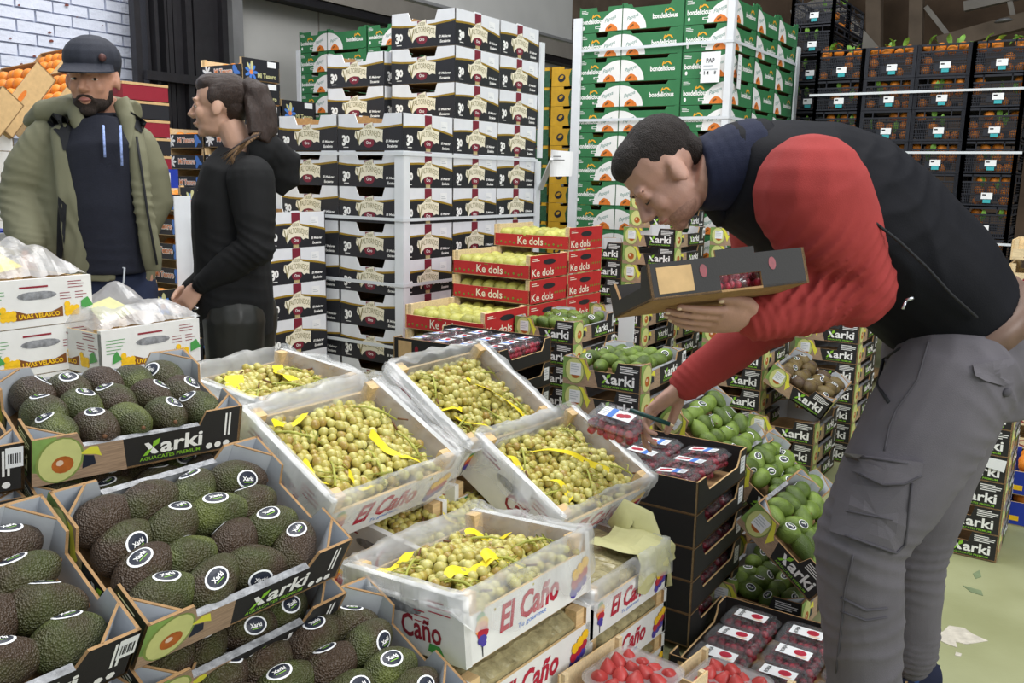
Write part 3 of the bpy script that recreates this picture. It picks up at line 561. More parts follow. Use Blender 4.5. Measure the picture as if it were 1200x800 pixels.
def make_grape_box(kname, kind):
    L, W, h = .40, .31, .13; F4 = faces4(L, W); base = MB(); base.box(-L / 2 + .004, L / 2 - .004, -W / 2 + .004, W / 2 - .004, 0, .006, 'grape_wood'); parts = [('grape_box', base.mesh('grape_box'))]
    for n in ('left', 'right'):
        e = MB(); f = F4[n]; hole = []
        wall(e, f, [(0, .002), (W, .002), (W, h), (0, h)], .016, 'white_paint', 'grape_wood', 'white_paint')
        pts = [f.p(W / 2 + .042 * math.cos(t) + (.012 if math.cos(t) > 0 else -.012), .085 + .011 * math.sin(t), .0008) for t in [2 * math.pi * i / 14 for i in range(14)]]; e.poly(pts, 'grey_film'); parts.append(('end_panel', e.mesh('end_panel')))
    for n in ('front', 'back'):
        e = MB(); f = F4[n]; lo = .094 if kind == 'cano' else .122; wall(e, f, [(.001, .004), (L - .001, .004), (L - .001, lo), (.001, lo)], .006, 'white_paint', 'grape_wood', 'pine'); parts.append(('side_board', e.mesh('side_board')))
    for sx in (-1, 1):
        for sy in (-1, 1):
            e = MB(); x = sx * (L / 2 - .016 - .014); y = sy * (W / 2 - .0065 - .014); e.box(x - .014, x + .014, y - .014, y + .014, .006, h - .001, 'pine'); parts.append(('corner_post', e.mesh('corner_post')))
    p = MB(); grape_print(kind)(p, F4); parts.append(('printed_artwork', p.mesh('printed_artwork'))); K[kname] = parts
make_grape_box('cano', 'cano'); make_grape_box('velasco', 'velasco')

def make_rasp_tray():
    L, W, h = .40, .52, .095; F4 = faces4(L, W); mb = MB(); th = .005
    mb.box(-L / 2, L / 2, -W / 2, W / 2, 0, .005, 'kraft')
    for n in ('front', 'back'): wall(mb, F4[n], [(0, 0), (L, 0), (L, h), (L - .05, h), (L - .06, .07), (L - .075, .05), (.09, .05), (.07, .07), (.06, h), (0, h)], th, 'black_card', 'black_card', 'kraft_light')
    for n in ('left', 'right'): wall(mb, F4[n], [(0, 0), (W, 0), (W, h), (0, h)], th, 'black_card', 'black_card', 'kraft')
    p = MB(); f = F4['left']
    for u in (.12, .36): oval(p, f, u, .055, .009, .016, 'dark_red_print', .0008, 12)
    c = MB(); rect(c, f, .025, .018, .095, .085, 'kraft_light', .0008)
    for n in ('front', 'left'):
        f = F4[n]; w = L if n == 'front' else W
    s = MB(); f = F4['front']; rect(s, f, .345, .025, .385, .075, 'sticker_white', .001); lines(s, f, .349, .065, .03, 4, .01, .004, 'grey_card', .0014)
    K['rasp'] = [('berry_tray', mb.mesh('berry_tray')), ('hand_hole', p.mesh('hand_hole')), ('paper_sticker', s.mesh('paper_sticker'))]
    K['rasp_k'] = K['rasp'][:2] + [('kraft_label', c.mesh('kraft_label'))]
make_rasp_tray()

def pallet(center, sx, sy, z, label):
    """Wooden pallet with deck boards and blocks; (sx, sy) along A and B from the near corner."""
    root = bpy.data.objects.new('pallet', None); COL.objects.link(root); root.matrix_world = pose(center); tag(root, label, 'pallet', 'wooden pallets under the stacks')
    bd = MB(); bd.box(0, sx, 0, .095, 0, .02, 'pallet_wood'); me = bd.mesh('board'); n = int(sy / .13)
    for i in range(n): obj('board', me, root, loc=(0, (sy - .095) * i / (n - 1), z - .02))
    bl = MB(); bl.box(0, .1, 0, .1, 0, z - .02, 'pallet_wood'); me = bl.mesh('block')
    for i in range(3):
        for j in range(3): obj('block', me, root, loc=((sx - .1) * i / 2, (sy - .1) * j / 2, 0))
# ------------------------------------------------------------------ cider boxes on a pallet
def st(P, s, t, z): q = Vector((P.x, P.y, 0)) + AX * s + BX * t; q.z = z; return q
C0 = at_d(472, 178, 4.3); CH = .179; CTOP = 1.599
pallet(st(C0, 0, 0, 0), 1.2, .88, CTOP - 8 * CH, 'worn wooden pallet under the cider boxes')
colname = {(0, 0): 'at the white corner post', (1, 0): 'middle column behind the red pear crates', (2, 0): 'far column by the yellow mango boxes', (0, 1): 'column right behind the woman'}
for (i, j), cn in colname.items():
    for k in range(8):
        put('cider', pose(st(C0, .2 + .4 * i, .22 + .44 * j, CTOP - (k + 1) * CH)), 'cider box, %s main layer of the pallet, %s' % (ORD[k], cn), 'box', 'cider boxes on the pallet')
for (i, j, n) in [(1, 0, 3), (2, 0, 3), (1, 1, 2)]:
    nm = {(1, 0): 'left column of the raised block', (2, 0): 'right column of the raised block', (1, 1): 'back column of the raised block'}[(i, j)]
    for k in range(n):
        put('cider', pose(st(C0, .21 + .4 * i, .22 + .49 * j, CTOP + (n - 1 - k) * (CH + .004) + .002)), 'cider box, %s one in the %s on the cider pallet' % (ORD[k], nm), 'box', 'cider boxes on the pallet')
# lower neighbour stack with plain ends, left of the main cider pallet
for k in range(5):
    put('cider', pose(st(C0, -.235, .50 + .22, 1.11 - (k + 1) * CH)), 'cider box, %s of the low stack behind the woman' % ORD[k], 'box', 'low cider stack')
put_p = pallet(st(C0, -.44, .5, 0), .42, .44, 1.11 - 5 * CH, 'small pallet under the low cider stack')
# corner boards and straps
def vbar(name, p, z0, z1, w, label, cat, m='white_plastic', th=.004):
    mb = MB(); q = Vector((p.x, p.y, 0)); mb.obox(q - BX * th + AX * (w / 2) + UP * ((z0 + z1) / 2), AX * w / 2, BX * th / 2, UP * (z1 - z0) / 2, m); mb.obox(q - AX * th + BX * (w / 2) + UP * ((z0 + z1) / 2), AX * th / 2, BX * (w / 2 + th), UP * (z1 - z0) / 2, m)
    return tag(obj(name, mb), label, cat)
vbar('corner_board', st(C0, -.003, -.003, 0), .17, 1.42, .045, 'white plastic corner board on the near edge of the cider pallet', 'corner board')
mbx = MB(); q = st(C0, 1.21, -.01, 0); mbx.obox(q + UP * .98, AX * .025, BX * .006, UP * .42, 'white_plastic'); tag(obj('corner_board', mbx), 'lower white corner board at the far end of the cider pallet', 'corner board')
mbx = MB(); q = st(C0, 1.225, -.01, 0); mbx.obox(q + UP * 1.75, AX * .022, BX * .006, UP * .33, 'white_plastic'); tag(obj('corner_board', mbx), 'upper white corner board beside the raised cider block', 'corner board')
mbx = MB(); q = st(C0, -.005, .885, 0); mbx.obox(q + UP * .95, AX * .006, BX * .02, UP * .42, 'white_plastic'); tag(obj('corner_board', mbx), 'white corner board at the back edge beside the black hoodie', 'corner board')
mbx = MB(); mbx.bar(st(C0, 1.225, -.02, 1.235), at_d(648, 186, 5.02), .03, .012, 'white_plastic'); tag(obj('corner_board', mbx), 'broken white corner board sticking out from the cider pallet', 'corner board')
def strap(P, s1, t1, zz, label, off=.012, m='strap_white', h=.016):
    mb = MB(); z = UP * zz; c0 = st(P, -off, -off, 0); mb.obox((c0 + st(P, s1, -off, 0)) / 2 + z, AX * (s1 + off) / 2, BX * .0012, UP * h / 2, m); mb.obox((c0 + st(P, -off, t1, 0)) / 2 + z, BX * (t1 + off) / 2, AX * .0012, UP * h / 2, m)
    return tag(obj('strap', mb), label, 'strap')
for zz, l in [(1.405, 'top white plastic strap round the cider pallet'), (1.085, 'second white plastic strap round the cider pallet'), (.76, 'third white plastic strap round the cider pallet'), (.44, 'lowest white plastic strap round the cider pallet')]: strap(C0, 1.2, .9, zz, l)

mbx = MB(); q = at_d(734, 380, 4.15); zt5 = at_d(734, 352, 4.15).z; mbx.obox(Vector((q.x, q.y, zt5 / 2)), BX * .04, AX * .004, UP * zt5 / 2, 'white_plastic'); tag(obj('corner_board', mbx), 'white corner board standing behind the open green avocado box', 'corner board')
# ------------------------------------------------------------------ papaya boxes
G0 = at_d(858, 50, 5.0); GH = .150; GTOP = 2.34
pallet(st(G0, 0, 0, 0), 1.2, 1.0, GTOP - 14 * GH, 'wooden pallet under the green papaya boxes')
for k in range(14):
    z = GTOP - (k + 1) * GH
    for i in range(3): put('papaya', pose(st(G0, .2 + .4 * i, .15, z)), 'green papaya box, %s layer, %s' % (ORD[k], ['at the near white corner board', 'second along the side facing the black crates', 'last along the side facing the black crates'][i]), 'box', 'papaya boxes on the tall pallet')
    put('papaya', pose(st(G0, .15, .3 + .2, z), 56.1 - 90), 'green papaya box, %s layer, wide side out between two narrow ones' % ORD[k], 'box', 'papaya boxes on the tall pallet')
    put('papaya', pose(st(G0, .2, .7 + .15, z)), 'green papaya box, %s layer, at the corner board by the mango boxes' % ORD[k], 'box', 'papaya boxes on the tall pallet')
vbar('corner_board', st(G0, -.004, -.004, 0), .3, 2.40, .032, 'white corner board on the near edge of the papaya pallet', 'corner board')
mbx = MB(); q = st(G0, -.012, 1.0, 0); mbx.obox(q + UP * 1.35, AX * .006, BX * .03, UP * .93, 'white_plastic'); tag(obj('corner_board', mbx), 'white corner board on the papaya pallet edge by the mango boxes', 'corner board')
mbx = MB(); q = st(G0, 1.2, -.012, 0); mbx.obox(q + UP * 1.7, AX * .03, BX * .006, UP * .5, 'white_plastic'); tag(obj('corner_board', mbx), 'white corner board on the far papaya edge by the black crates', 'corner board')
strap(G0, 1.2, 1.0, 2.085, 'upper white strap round the papaya pallet'); strap(G0, 1.2, 1.0, 1.665, 'lower white strap round the papaya pallet')
mb = MB(); f = Face(st(G0, -.02, .17, 1.86), -BX, UP); rect(mb, f, 0, 0, .115, .17, 'sticker_white', 0); text(mb, f, 'PAP', .03, .11, .05, .025, 'dark_print', .001, .02); lines(mb, f, .015, .09, .09, 2, .02, .006, 'grey_card', .001); text(mb, f, '14', .02, .045, .03, .02, 'dark_print', .001, .01); text(mb, f, '8', .08, .045, .012, .02, 'dark_print', .001, .01)
tag(obj('pallet_note', mb), 'white paper pallet note reading PAP on the papaya boxes', 'paper')
mb = MB(); f = Face(st(G0, .06, -.02, 1.83), AX, UP); rect(mb, f, 0, 0, .06, .19, 'sticker_white', 0); lines(mb, f, .01, .15, .04, 5, .025, .006, 'grey_card', .001); tag(obj('pallet_note', mb), 'narrow white paper note round the corner of the papaya pallet', 'paper')
# smaller papaya stack against the grey wall
Q0 = at_d(430, 60, 6.4); zt_ = at_d(430, 31, 6.4).z
for k in range(6):
    z = zt_ - (k + 1) * GH
    put('papaya', pose(st(Q0, .15, .2, z), 56.1 - 90), 'papaya box, %s layer of the stack against the grey wall, wide side out' % ORD[k], 'box', 'papaya boxes by the grey wall')
    put('papaya', pose(st(Q0, .2, .4 + .15, z)), 'papaya box, %s layer of the stack against the grey wall, narrow side out' % ORD[k], 'box', 'papaya boxes by the grey wall')
    if k < 5: put('papaya', pose(st(Q0, .2, -.15, z)), 'papaya box, %s layer of the stack against the grey wall, behind cider boxes' % ORD[k], 'box', 'papaya boxes by the grey wall')
zl = zt_ - 6 * GH
for i, (s, t) in enumerate([(.15, .2), (.2, .55), (.2, -.15)]):
    n = int((zl if i < 2 else zl) / GH); 
pallet(st(Q0, 0, -.3, 0), .4, 1.0, zl if zl < .3 else zl, 'tall wooden pallet base under the papaya stack by the wall')
mbx = MB(); q = st(Q0, -.012, .7, 0); mbx.obox(q + UP * (zt_ - .55), AX * .006, BX * .02, UP * .42, 'white_plastic'); tag(obj('corner_board', mbx), 'white corner board on the papaya stack by the grey wall', 'corner board')

# ------------------------------------------------------------------ yellow mango boxes between the two pallets
Y0 = at_d(690, 120, 5.9); yt = at_d(650, 76, 5.9).z
for k in range(12):
    z = yt - (k + 1) * .13
    put('yellow', pose(st(Y0, .2, .15, z)), 'yellow and green mango box, %s layer beside the papaya pallet' % ORD[k], 'box', 'mango boxes')
    put('yellow', pose(st(Y0, .2, .46, z)), 'yellow and green mango box, %s layer behind the cider corner board' % ORD[k], 'box', 'mango boxes')
pallet(st(Y0, 0, 0, 0), .4, .62, yt - 12 * .13, 'wooden pallet under the yellow mango boxes')
mb = MB(); f = Face(at_d(648, 186, 5.02) + BX * .02 - UP * .10, -BX, UP); pts = []
n = 8
for i in range(n):
    a0, a1 = i / n, (i + 1) / n; g = lambda a: .012 * math.sin(a * 5)
    mb.poly([f.p(a0 * .14, .005 * a0, g(a0)), f.p(a1 * .14, .005 * a1, g(a1)), f.p(a1 * .14, .15 - .01 * a1, g(a1) - .01), f.p(a0 * .14, .15 - .01 * a0, g(a0) - .01)], 'sticker_white', True)
lines(mb, f, .03, .11, .08, 2, .02, .006, 'grey_metal', .014)
tag(obj('hanging_paper', mb), 'hanging white paper note by the broken corner board', 'paper')

# ------------------------------------------------------------------ black fruit crates
T0 = at_d(1210, 44, 5.0); HC = .190; tz = T0.z
CR = []
for c in range(4):
    for r in range(9):
        z = tz - (r + 1) * HC
        if z < -.01: continue
        mw = pose(st(T0, .2, .15 + .299 * c, z)); CR.append((put('crate', mw, 'black slatted crate of leafy mandarins, %s row, %s' % (ORD[r], ['end column by the wooden crates', 'second column from the wooden crates', 'third column from the wooden crates', 'column next to the taller crates'][c]), 'crate', 'mandarin crates'), mw, c, r))
for d in range(2):
    for r in range(11):
        z = tz + .42 - (r + 1) * HC
        if z < -.02: continue
        mw = pose(st(T0, .62 + .41 * d, .15 + .299 * 4 + .02, max(0, z))); CR.append((put('crate', mw, 'black slatted crate, %s in the %s taller column behind the papaya pallet' % (ORD[r], ['front', 'rear'][d]), 'crate', 'tall mandarin crates'), mw, 4 + d, r))
pallet(st(T0, 0, 0, 0), .81, 1.52, max(.1, tz - 9 * HC if tz - 9 * HC > .05 else tz - 10 * HC + HC), 'wooden pallet under the black crates') if False else None
zz = tz - int(tz / HC) * HC
pallet(st(T0, 0, 0, 0), .41, 1.2, max(.06, zz), 'wooden pallet under the mandarin crates')
for d in range(2):   # filler crates below the tall column
    pass
zt4 = tz + .27 - 4 * HC

om = MB(); om.ell((0, 0, 0), (.031, .031, .028), 'orange_fruit', nu=12, nv=8); omm = om.mesh('mandarin')
rf = random.Random(3); cnt = 0; stuff = MB()
for (o, mw, c, r) in CR:
    if c >= 4 and r > 3: continue
    if c >= 4:
        spots = [(rf.uniform(-.17, .17), -.105 + rf.uniform(0, .03), .03 + .06 * i) for i in range(2)]
    else:
        spots = [(-.155 + rf.uniform(0, .02), -.105 + .07 * i + rf.uniform(-.01, .01), .035 + .058 * j + rf.uniform(-.006, .006)) for i in range(4) for j in range(3) if rf.random() < .62][:8]
        if r == 0: spots += [(-.14, -.09, .172), (-.13, .03, .175), (-.14, .1, .17)]
    for p in spots:
        if cnt < 298 and (c >= 4 or r < 6):
            q = obj('mandarin', omm, mw=mw @ Matrix.Translation(p)); cnt += 1
            tag(q, 'mandarin in the ' + o['label'].replace('black slatted ', '').replace(' of leafy mandarins', ''), 'mandarin', 'mandarins in the black crates')
        else: stuff.ell(mw @ Vector(p), .03, 'orange_fruit', nu=8, nv=6)
    back = MB()
if stuff.v: tag(obj('mandarins_low_crates', stuff), 'orange mandarins filling the lowest black crates', 'mandarins', kind='stuff')
lfm = MB()
n = 5
for i in range(n):
    a0, a1 = i / n, (i + 1) / n; w = lambda a: .016 * math.sin(math.pi * min(1, a * .95 + .03)); zf = lambda a: .03 * math.sin(a * 2.2)
    lfm.poly([(a0 * .075, -w(a0), zf(a0)), (a1 * .075, -w(a1), zf(a1)), (a1 * .075, 0, zf(a1) - .004), (a0 * .075, 0, zf(a0) - .004)], 'leaf', True); lfm.poly([(a0 * .075, 0, zf(a0) - .004), (a1 * .075, 0, zf(a1) - .004), (a1 * .075, w(a1), zf(a1)), (a0 * .075, w(a0), zf(a0))], 'leaf', True)
lfme = lfm.mesh('leaf')
for (o, mw, c, r) in CR:
    if r == 0:
        for i in range(6):
            q = obj('citrus_leaf', lfme, mw=mw @ Matrix.Translation((rf.uniform(-.17, -.05), rf.uniform(-.1, .1), .175)) @ Euler((rf.uniform(-.5, .5), rf.uniform(-.9, .1), rf.uniform(0, 6.28))).to_matrix().to_4x4()); tag(q, 'green citrus leaf sticking out of a top black crate', 'leaf', 'leaves on the top crates')
    elif r < 6:
        for i in range(2):
            q = obj('citrus_leaf', lfme, mw=mw @ Matrix.Translation((-.17, rf.uniform(-.1, .08), rf.uniform(.05, .13))) @ Euler((rf.uniform(-.5, .5), rf.uniform(-1.5, -1.0), rf.uniform(-.6, .6))).to_matrix().to_4x4()); tag(q, 'green citrus leaf pressed behind the slats of a lower crate', 'leaf', 'leaves inside the lower crates')
for zz, l in [(1.86, 'upper white strap across the black crates'), (1.50, 'middle white strap across the black crates'), (.97, 'lower white strap across the black crates')]:
    mb = MB(); mb.obox(st(T0, -.012, .6, zz), BX * .62, AX * .002, UP * .007, 'strap_white'); tag(obj('strap', mb), l, 'strap')
cb = MB(); f = Face(st(T0, -.015, .55, 1.93), -BX, UP)

# ------------------------------------------------------------------ orange crates (left) and the rest of the left background
orm = MB(); orm.ell((0, 0, 0), (.036, .036, .034), 'orange_fruit', nu=12, nv=8); orme = orm.mesh('orange')
def oranges(mw, L, W, z, lab, grp, nx=4, ny=5, jit=.006):
    for i in range(nx):
        for j in range(ny):
            q = obj('orange', orme, mw=mw @ Matrix.Translation((-L / 2 + L * (i + .5) / nx + rf.uniform(-jit, jit), -W / 2 + W * (j + .5) / ny + rf.uniform(-jit, jit), z + rf.uniform(-.006, .006)))); tag(q, lab, 'orange', grp)
M0 = at_d(284, 90, 5.5); mz = at_d(284, 66, 5.5).z
def tes(P, s, t, ztop, n, where, fill=1):
    for k in range(n):
        mw = pose(st(P, s, t, ztop - (k + 1) * .138)); put('tesoro', mw, 'black and pine orange crate, %s in the stack %s' % (ORD[k], where), 'crate', 'orange crates by the wall')
        if k == 0 or fill > k: oranges(mw, .24, .33, .075, 'orange in the %s crate of the stack %s' % (ORD[k], where), 'oranges ' + where, 3 if k == 0 else 1, 4)
    z = ztop - n * .138
    if z > .02: pallet(st(P, s - .15, t - .2, 0), .3, .4, z, 'timber base under the orange crate stack ' + where)
tes(M0, .15, .2, mz, 8, 'with flowers behind the ponytail'); tes(M0, .46, .2, mz - .23, 6, 'beside the small papaya stack')
tes(M0, .15, .61, mz - .42, 9, 'between the man and the woman', 2)
M2 = at_d(213, 260, 4.9); tes(M2, .15, .2, at_d(213, 218, 4.9).z, 7, 'at the jacket sleeve by the woman', 3)
M3 = at_d(176, 352, 4.4); tes(M3, .15, .2, at_d(176, 340, 4.4).z, 4, 'low behind the man', 1)
mb = MB(); q = at_d(216, 290, 4.7); mb.obox(q, AX * .05, BX * .004, UP * .27, 'white_plastic'); tag(obj('corner_board', mb), 'upright white board between the man and the woman', 'corner board')
mb = MB(); q = at_d(184, 209, 4.8); mb.obox(q, AX * .09, BX * .06, UP * .05, 'blue_card'); f = Face(q - BX * .0605 - AX * .08 - UP * .05, AX, UP); text(mb, f, 'cl', .05, .01, .07, .07, 'white_print', .001, .03); tag(obj('blue_carton', mb), 'small blue carton with white letters by the steel gate', 'carton')
# white boxes and open boxes of oranges at the far left
V0 = at_d(18, 190, 4.3); vz = at_d(18, 137, 4.3).z
for k in range(8):
    if vz - (k + 1) * .165 > 0: put('whitebox', pose(st(V0, -.2, .15, vz - (k + 1) * .165)), 'white box with a small slot, %s in the stack behind the olive jacket' % ORD[k], 'box', 'white boxes at the far left')
pallet(st(V0, -.4, 0, 0), .4, .3, vz - int(vz / .165) * .165, 'pallet under the white boxes')
def open_tray(mw, label):
    L, W, h = .40, .30, .12; mb = MB(); F4 = faces4(L, W)
    for n in ('front', 'back'): wall(mb, F4[n], [(0, 0), (L, 0), (L, h), (0, h)], .006, 'kraft_light', 'kraft', 'kraft')
    for n in ('left', 'right'): wall(mb, F4[n], [(0, 0), (W, 0), (W, h), (0, h)], .006, 'kraft_light', 'kraft', 'kraft')
    mb.box(-L / 2, L / 2, -W / 2, W / 2, 0, .005, 'kraft'); o = tag(obj('open_carton', mb, mw=mw), label, 'box', 'open cartons of oranges')
    h_ = MB()
    for n in ('left', 'front'): f = F4[n]; w = W if n == 'left' else L; oval(h_, f, w / 2, .08, .04, .012, 'papaya_orange', .001, 12)
    obj('hand_slot', h_, o); return o
for (px, py, D, lb, tx) in [(18, 116, 4.4, 'open carton of oranges leaning over the white boxes', 24), (62, 92, 5.3, 'open carton of oranges leaning against the brick wall', 24), (70, 120, 4.85, 'open carton of oranges just behind the olive hood', 24), (-24, 148, 4.05, 'open carton of oranges at the end of the white stack', 24)]:
    mw = pose(at_d(px, py, D) - UP * .06, 66, -6, -48); open_tray(mw, lb); oranges(mw, .36, .26, .095, 'orange in the ' + lb[:48].replace('open ', ''), 'oranges in the ' + lb, 5, 4)
bt = MB(); bt.obox(at_d(62, 150, 4.8) - UP * .78, AX * .3, BX * .2, UP * .66, 'white_card'); tag(obj('carton_stand', bt), 'white carton stand carrying the leaning cartons of oranges', 'stand')
mb = MB(); B0 = at_d(158, 140, 5.3)
for k in range(8):
    bx = MB(); w = MB(); bx.box(-.15, .15, -.2, .2, 0, .1, 'dark_red_print' if k % 2 == 0 else 'dark_print'); bx.box(-.152, .152, -.202, .202, .085, .1, 'kraft_light')
    q = obj('carton', bx, mw=pose(at_d(147, 98, 5.35) - UP * (.105 * (k + 1)))); tag(q, 'flat dark red carton, %s in the pile behind the cap' % ORD[k], 'carton', 'dark cartons by the gate')
    p_ = MB(); f = Face((-.15, .2, 0), (0, -1, 0), (0, 0, 1)); rect(p_, f, .05, .03, .35, .06, 'maroon_print', .001); obj('printed_band', p_, q)
zb = at_d(147, 98, 5.35).z - .105 * 8; pallet(at_d(147, 98, 5.35) * 1.0 - UP * at_d(147, 98, 5.35).z - AX * .15 - BX * .2, .3, .4, zb, 'timber base under the dark cartons')
mb = MB(); mb.obox(at_d(2, 285, 3.2), AX * .03, BX * .06, UP * .05, 'blue_card'); mb.obox(at_d(0, 285, 3.18), AX * .026, BX * .056, UP * .04, 'sticker_white'); tag(obj('blue_carton', mb), 'blue and white carton at the jacket cuff', 'carton')

# ------------------------------------------------------------------ right edge: wooden crates and blue orange crates
W0 = at_d(1184, 300, 3.9); wz = at_d(1184, 276, 3.9).z
for k in range(9):
    mb = MB(); z = wz - (k + 1) * .105
    put('agora', pose(st(W0, .15, -.2, z)), 'pale wooden crate, %s in the stack at the belt buckle' % ORD[k], 'crate', 'pale wooden crates')
pallet(st(W0, 0, -.4, 0), .3, .4, max(.03, wz - 9 * .105), 'pallet under the pale wooden crates')
A0 = at_d(1160, 470, 4.3); az = at_d(1170, 442, 4.3).z
for k in range(int(az / .092)): put('agora', pose(st(A0, .15, -.25, az - (k + 1) * .092)), 'pale wooden crate with red letters, %s of the low stack behind the grey trousers' % ORD[k], 'crate', 'low wooden crates')
E0 = at_z(1172, 612, 0)
for k in range(2):
    mw = pose(st(E0, .15, -.2, .124 * (1 - k))); put('bluebox', mw, 'deep blue orange crate, %s of two on the green floor' % ['upper', 'lower'][k], 'crate', 'blue orange crates'); oranges(mw, .26, .36, .1, 'orange in the %s blue crate' % ['upper', 'lower'][k], 'oranges in the blue crates', 3, 4)
# ------------------------------------------------------------------ avocados
def avo_mesh(seed, m):
    r = random.Random(seed); L = .106; n, k = 22, 18; vs = []; fs = []; off = Vector((r.uniform(0, 9), r.uniform(0, 9), 0)); nb = r.uniform(.66, .82)
    for i in range(k + 1):
        t = i / k; th = math.pi * t; x = -L / 2 * math.cos(th)
        prof = math.sin(th) ** .92 * (.0415 * (1 - (1 - nb) * (.5 - .5 * math.cos(th)) * 1.3))
        for j in range(n):
            a = 2 * math.pi * j / n; d = Vector((0, math.cos(a), math.sin(a))); w = 1 + .05 * noise.noise(Vector((x * 25, d.y * 1.5, d.z * 1.5)) + off)
            vs.append((x + .004 * math.sin(t * 3) * d.y, d.y * prof * w, d.z * prof * w))
    for i in range(k):
        for j in range(n): j2 = (j + 1) % n; fs.append((i * n + j, (i + 1) * n + j, (i + 1) * n + j2, i * n + j2))
    mb = MB(); mb.raw(vs, fs, m, True); mb.ell((L / 2 - .001, 0, 0), (.003, .004, .004), 'stem_brown', nu=8, nv=5); return mb
def sticker_on(mb, ang, xs):
    bm = bmesh.new(); vv = [bm.verts.new(v) for v in mb.v]; bm.verts.ensure_lookup_table()
    for f in mb.f:
        try: bm.faces.new([vv[i] for i in f])
        except ValueError: pass
    bm.normal_update(); bvh = BVHTree.FromBMesh(bm)
    d = Vector((0, math.cos(ang), math.sin(ang))); hit, nn, _, _ = bvh.ray_cast(Vector((xs, 0, 0)) + d * .1, -d); hit2 = hit
    n = nn if nn.dot(d) > 0 else -nn; tx = (Vector((1, 0, 0)) - n * n.x).normalized(); ty = n.cross(tx)
    def on(u, v, l):
        h, a, b, c = bvh.ray_cast(hit2 + tx * u + ty * v + n * .03, -n)
        if h is None: h = hit2 + tx * u + ty * v - n * .004
        return h + n * l
    s = MB(); ru, rv = .0205, .0155
    def ring(a, b, m, l):
        N = 20
        for i in range(N):
            t0, t1 = 2 * math.pi * i / N, 2 * math.pi * (i + 1) / N; P = [(q * math.cos(t), q * math.sin(t)) for q, t in ((a, t0), (b, t0), (b, t1), (a, t1))]
            s.poly([on(x * ru, y * rv, l) for x, y in P], m, True)
    for a, b in ((.02, .45), (.45, .84)): ring(a, b, 'navy_print', .0006)
    ring(.84, 1.0, 'sticker_white', .0007)
    vs, fs = text2d('Xarki', .03); s.raw([on((x - .5) * .021, (y - .5) * .0075, .0012) for x, y in vs], fs, 'white_print'); s.raw([on((x - .5) * .016, -.006 + (y - .5) * .001, .0012) for x, y in ((0, 0), (1, 0), (1, 1), (0, 1))], [(0, 1, 2, 3)], 'green_print')
    bm.free(); return s.mesh('sticker')
AV = {}
for m in ('avo_skin', 'avo_green', 'avo_brown'):
    L_ = []
    for sd in range(3):
        mb = avo_mesh(sd + 11, m); me = mb.mesh('avocado'); L_.append((me, [sticker_on(mb, a, x) for a, x in ((1.45, .005), (1.9, -.012), (1.1, .015), (2.4, .0), (.75, -.005))]))
    AV[m] = L_
ra = random.Random(21)
def avocado(m, mw, lab, grp, sc=1.0, sticker=True):
    me, sts = ra.choice(AV[m]); o = obj('avocado', me, mw=mw @ Matrix.Diagonal((sc, sc, sc, 1))); tag(o, lab, 'avocado', grp)
    if sticker: obj('sticker', ra.choice(sts), o)
    return o
def fill_box(mw, m, lab, grp, style='x', nx=4, ny=4, sc=1.0, z=.047, rows=None, pst=.85, short=None):
    for i in range(nx):
        for j in range(ny):
            if rows and j not in rows: continue
            x = -.165 + .33 * (i + .5) / nx + ra.uniform(-.006, .006); y = -.12 + .24 * (j + .5) / ny + ra.uniform(-.005, .005)
            if style == 'y': e = Euler((ra.uniform(-.25, .25), ra.uniform(-.35, -.2), math.pi / 2 + math.pi + ra.uniform(-.12, .12))); z2 = z + .012
            elif style == 'x': e = Euler((ra.uniform(-.6, .6), ra.uniform(-.25, .12), ra.uniform(-.35, .35) + (0.25 if (i + j) % 2 else -.1))); z2 = z + ra.uniform(0, .012)
            else: e = Euler((ra.uniform(-.9, .9), ra.uniform(-.5, .5), ra.uniform(0, 6.28))); z2 = z + ra.uniform(0, .015)
            lb = lab if not short else 'ripe avocado, %s row from the lettered side, %s from the half-avocado print, %s' % (['first', 'second', 'third', 'fourth'][j], ['first', 'second', 'third', 'fourth', 'fifth'][i], short)
            avocado(m, mw @ Matrix.Translation((x, y, z2)) @ e.to_matrix().to_4x4(), lb, grp, sc, ra.random() < pst)
def avo_stack(pos, yaw, ztop, lab, grp=None, kind='avobox', base=0.0, maxn=None):
    n = int((ztop - base) / .0955); k = 0
    for k in range(n):
        if maxn and k >= maxn: break
        put(kind if k % 2 == 0 else 'avobox', pose((pos[0], pos[1], ztop - (k + 1) * .0955), yaw), 'closed avocado box, %s of the stack %s' % (ORD[min(k, 14)], lab), 'box', grp or ('avocado boxes ' + lab))
    return ztop - n * .0955
DISP = [  # pos, yaw, tilt, style, label, group, rows, support
    ((-.80, 1.73, .78), 43, 15, 'y', 'open avocado box before the white grape boxes', 'avocados in the box before the white boxes', 5, 3, None),
    ((-.525, 1.40, .66), 54, 28.5, 'x', 'open tilted avocado box beside the middle grape box', 'avocados in the tilted box by the grapes', 4, 4, None),
    ((-.525 - .4 * .588, 1.40 - .4 * .809, .66), 54, 28.5, 'x', 'open tilted avocado box at the end of the row', 'avocados in the end box', 4, 4, None),
    ((-.32, 1.346, .417), 48, 22, 'x', 'lowest open tilted avocado box under the El Cano boxes', 'avocados in the lowest box', 4, 4, None),
    ((-.32 - .402 * .669, 1.346 - .402 * .743, .417), 48, 22, 'x', 'lowest open avocado box next to the end box', 'avocados in the lowest end box', 4, 4, None),
    ((-.8 - .402 * .731, 1.73 - .402 * .682, .78), 43, 15, 'y', 'open avocado box with a barcode on its corner', 'avocados in the barcoded box', 5, 3, None)]
DISP[3] = DISP[3][:4] + ('lowest open tilted avocado box against the front grape box',) + DISP[3][5:]
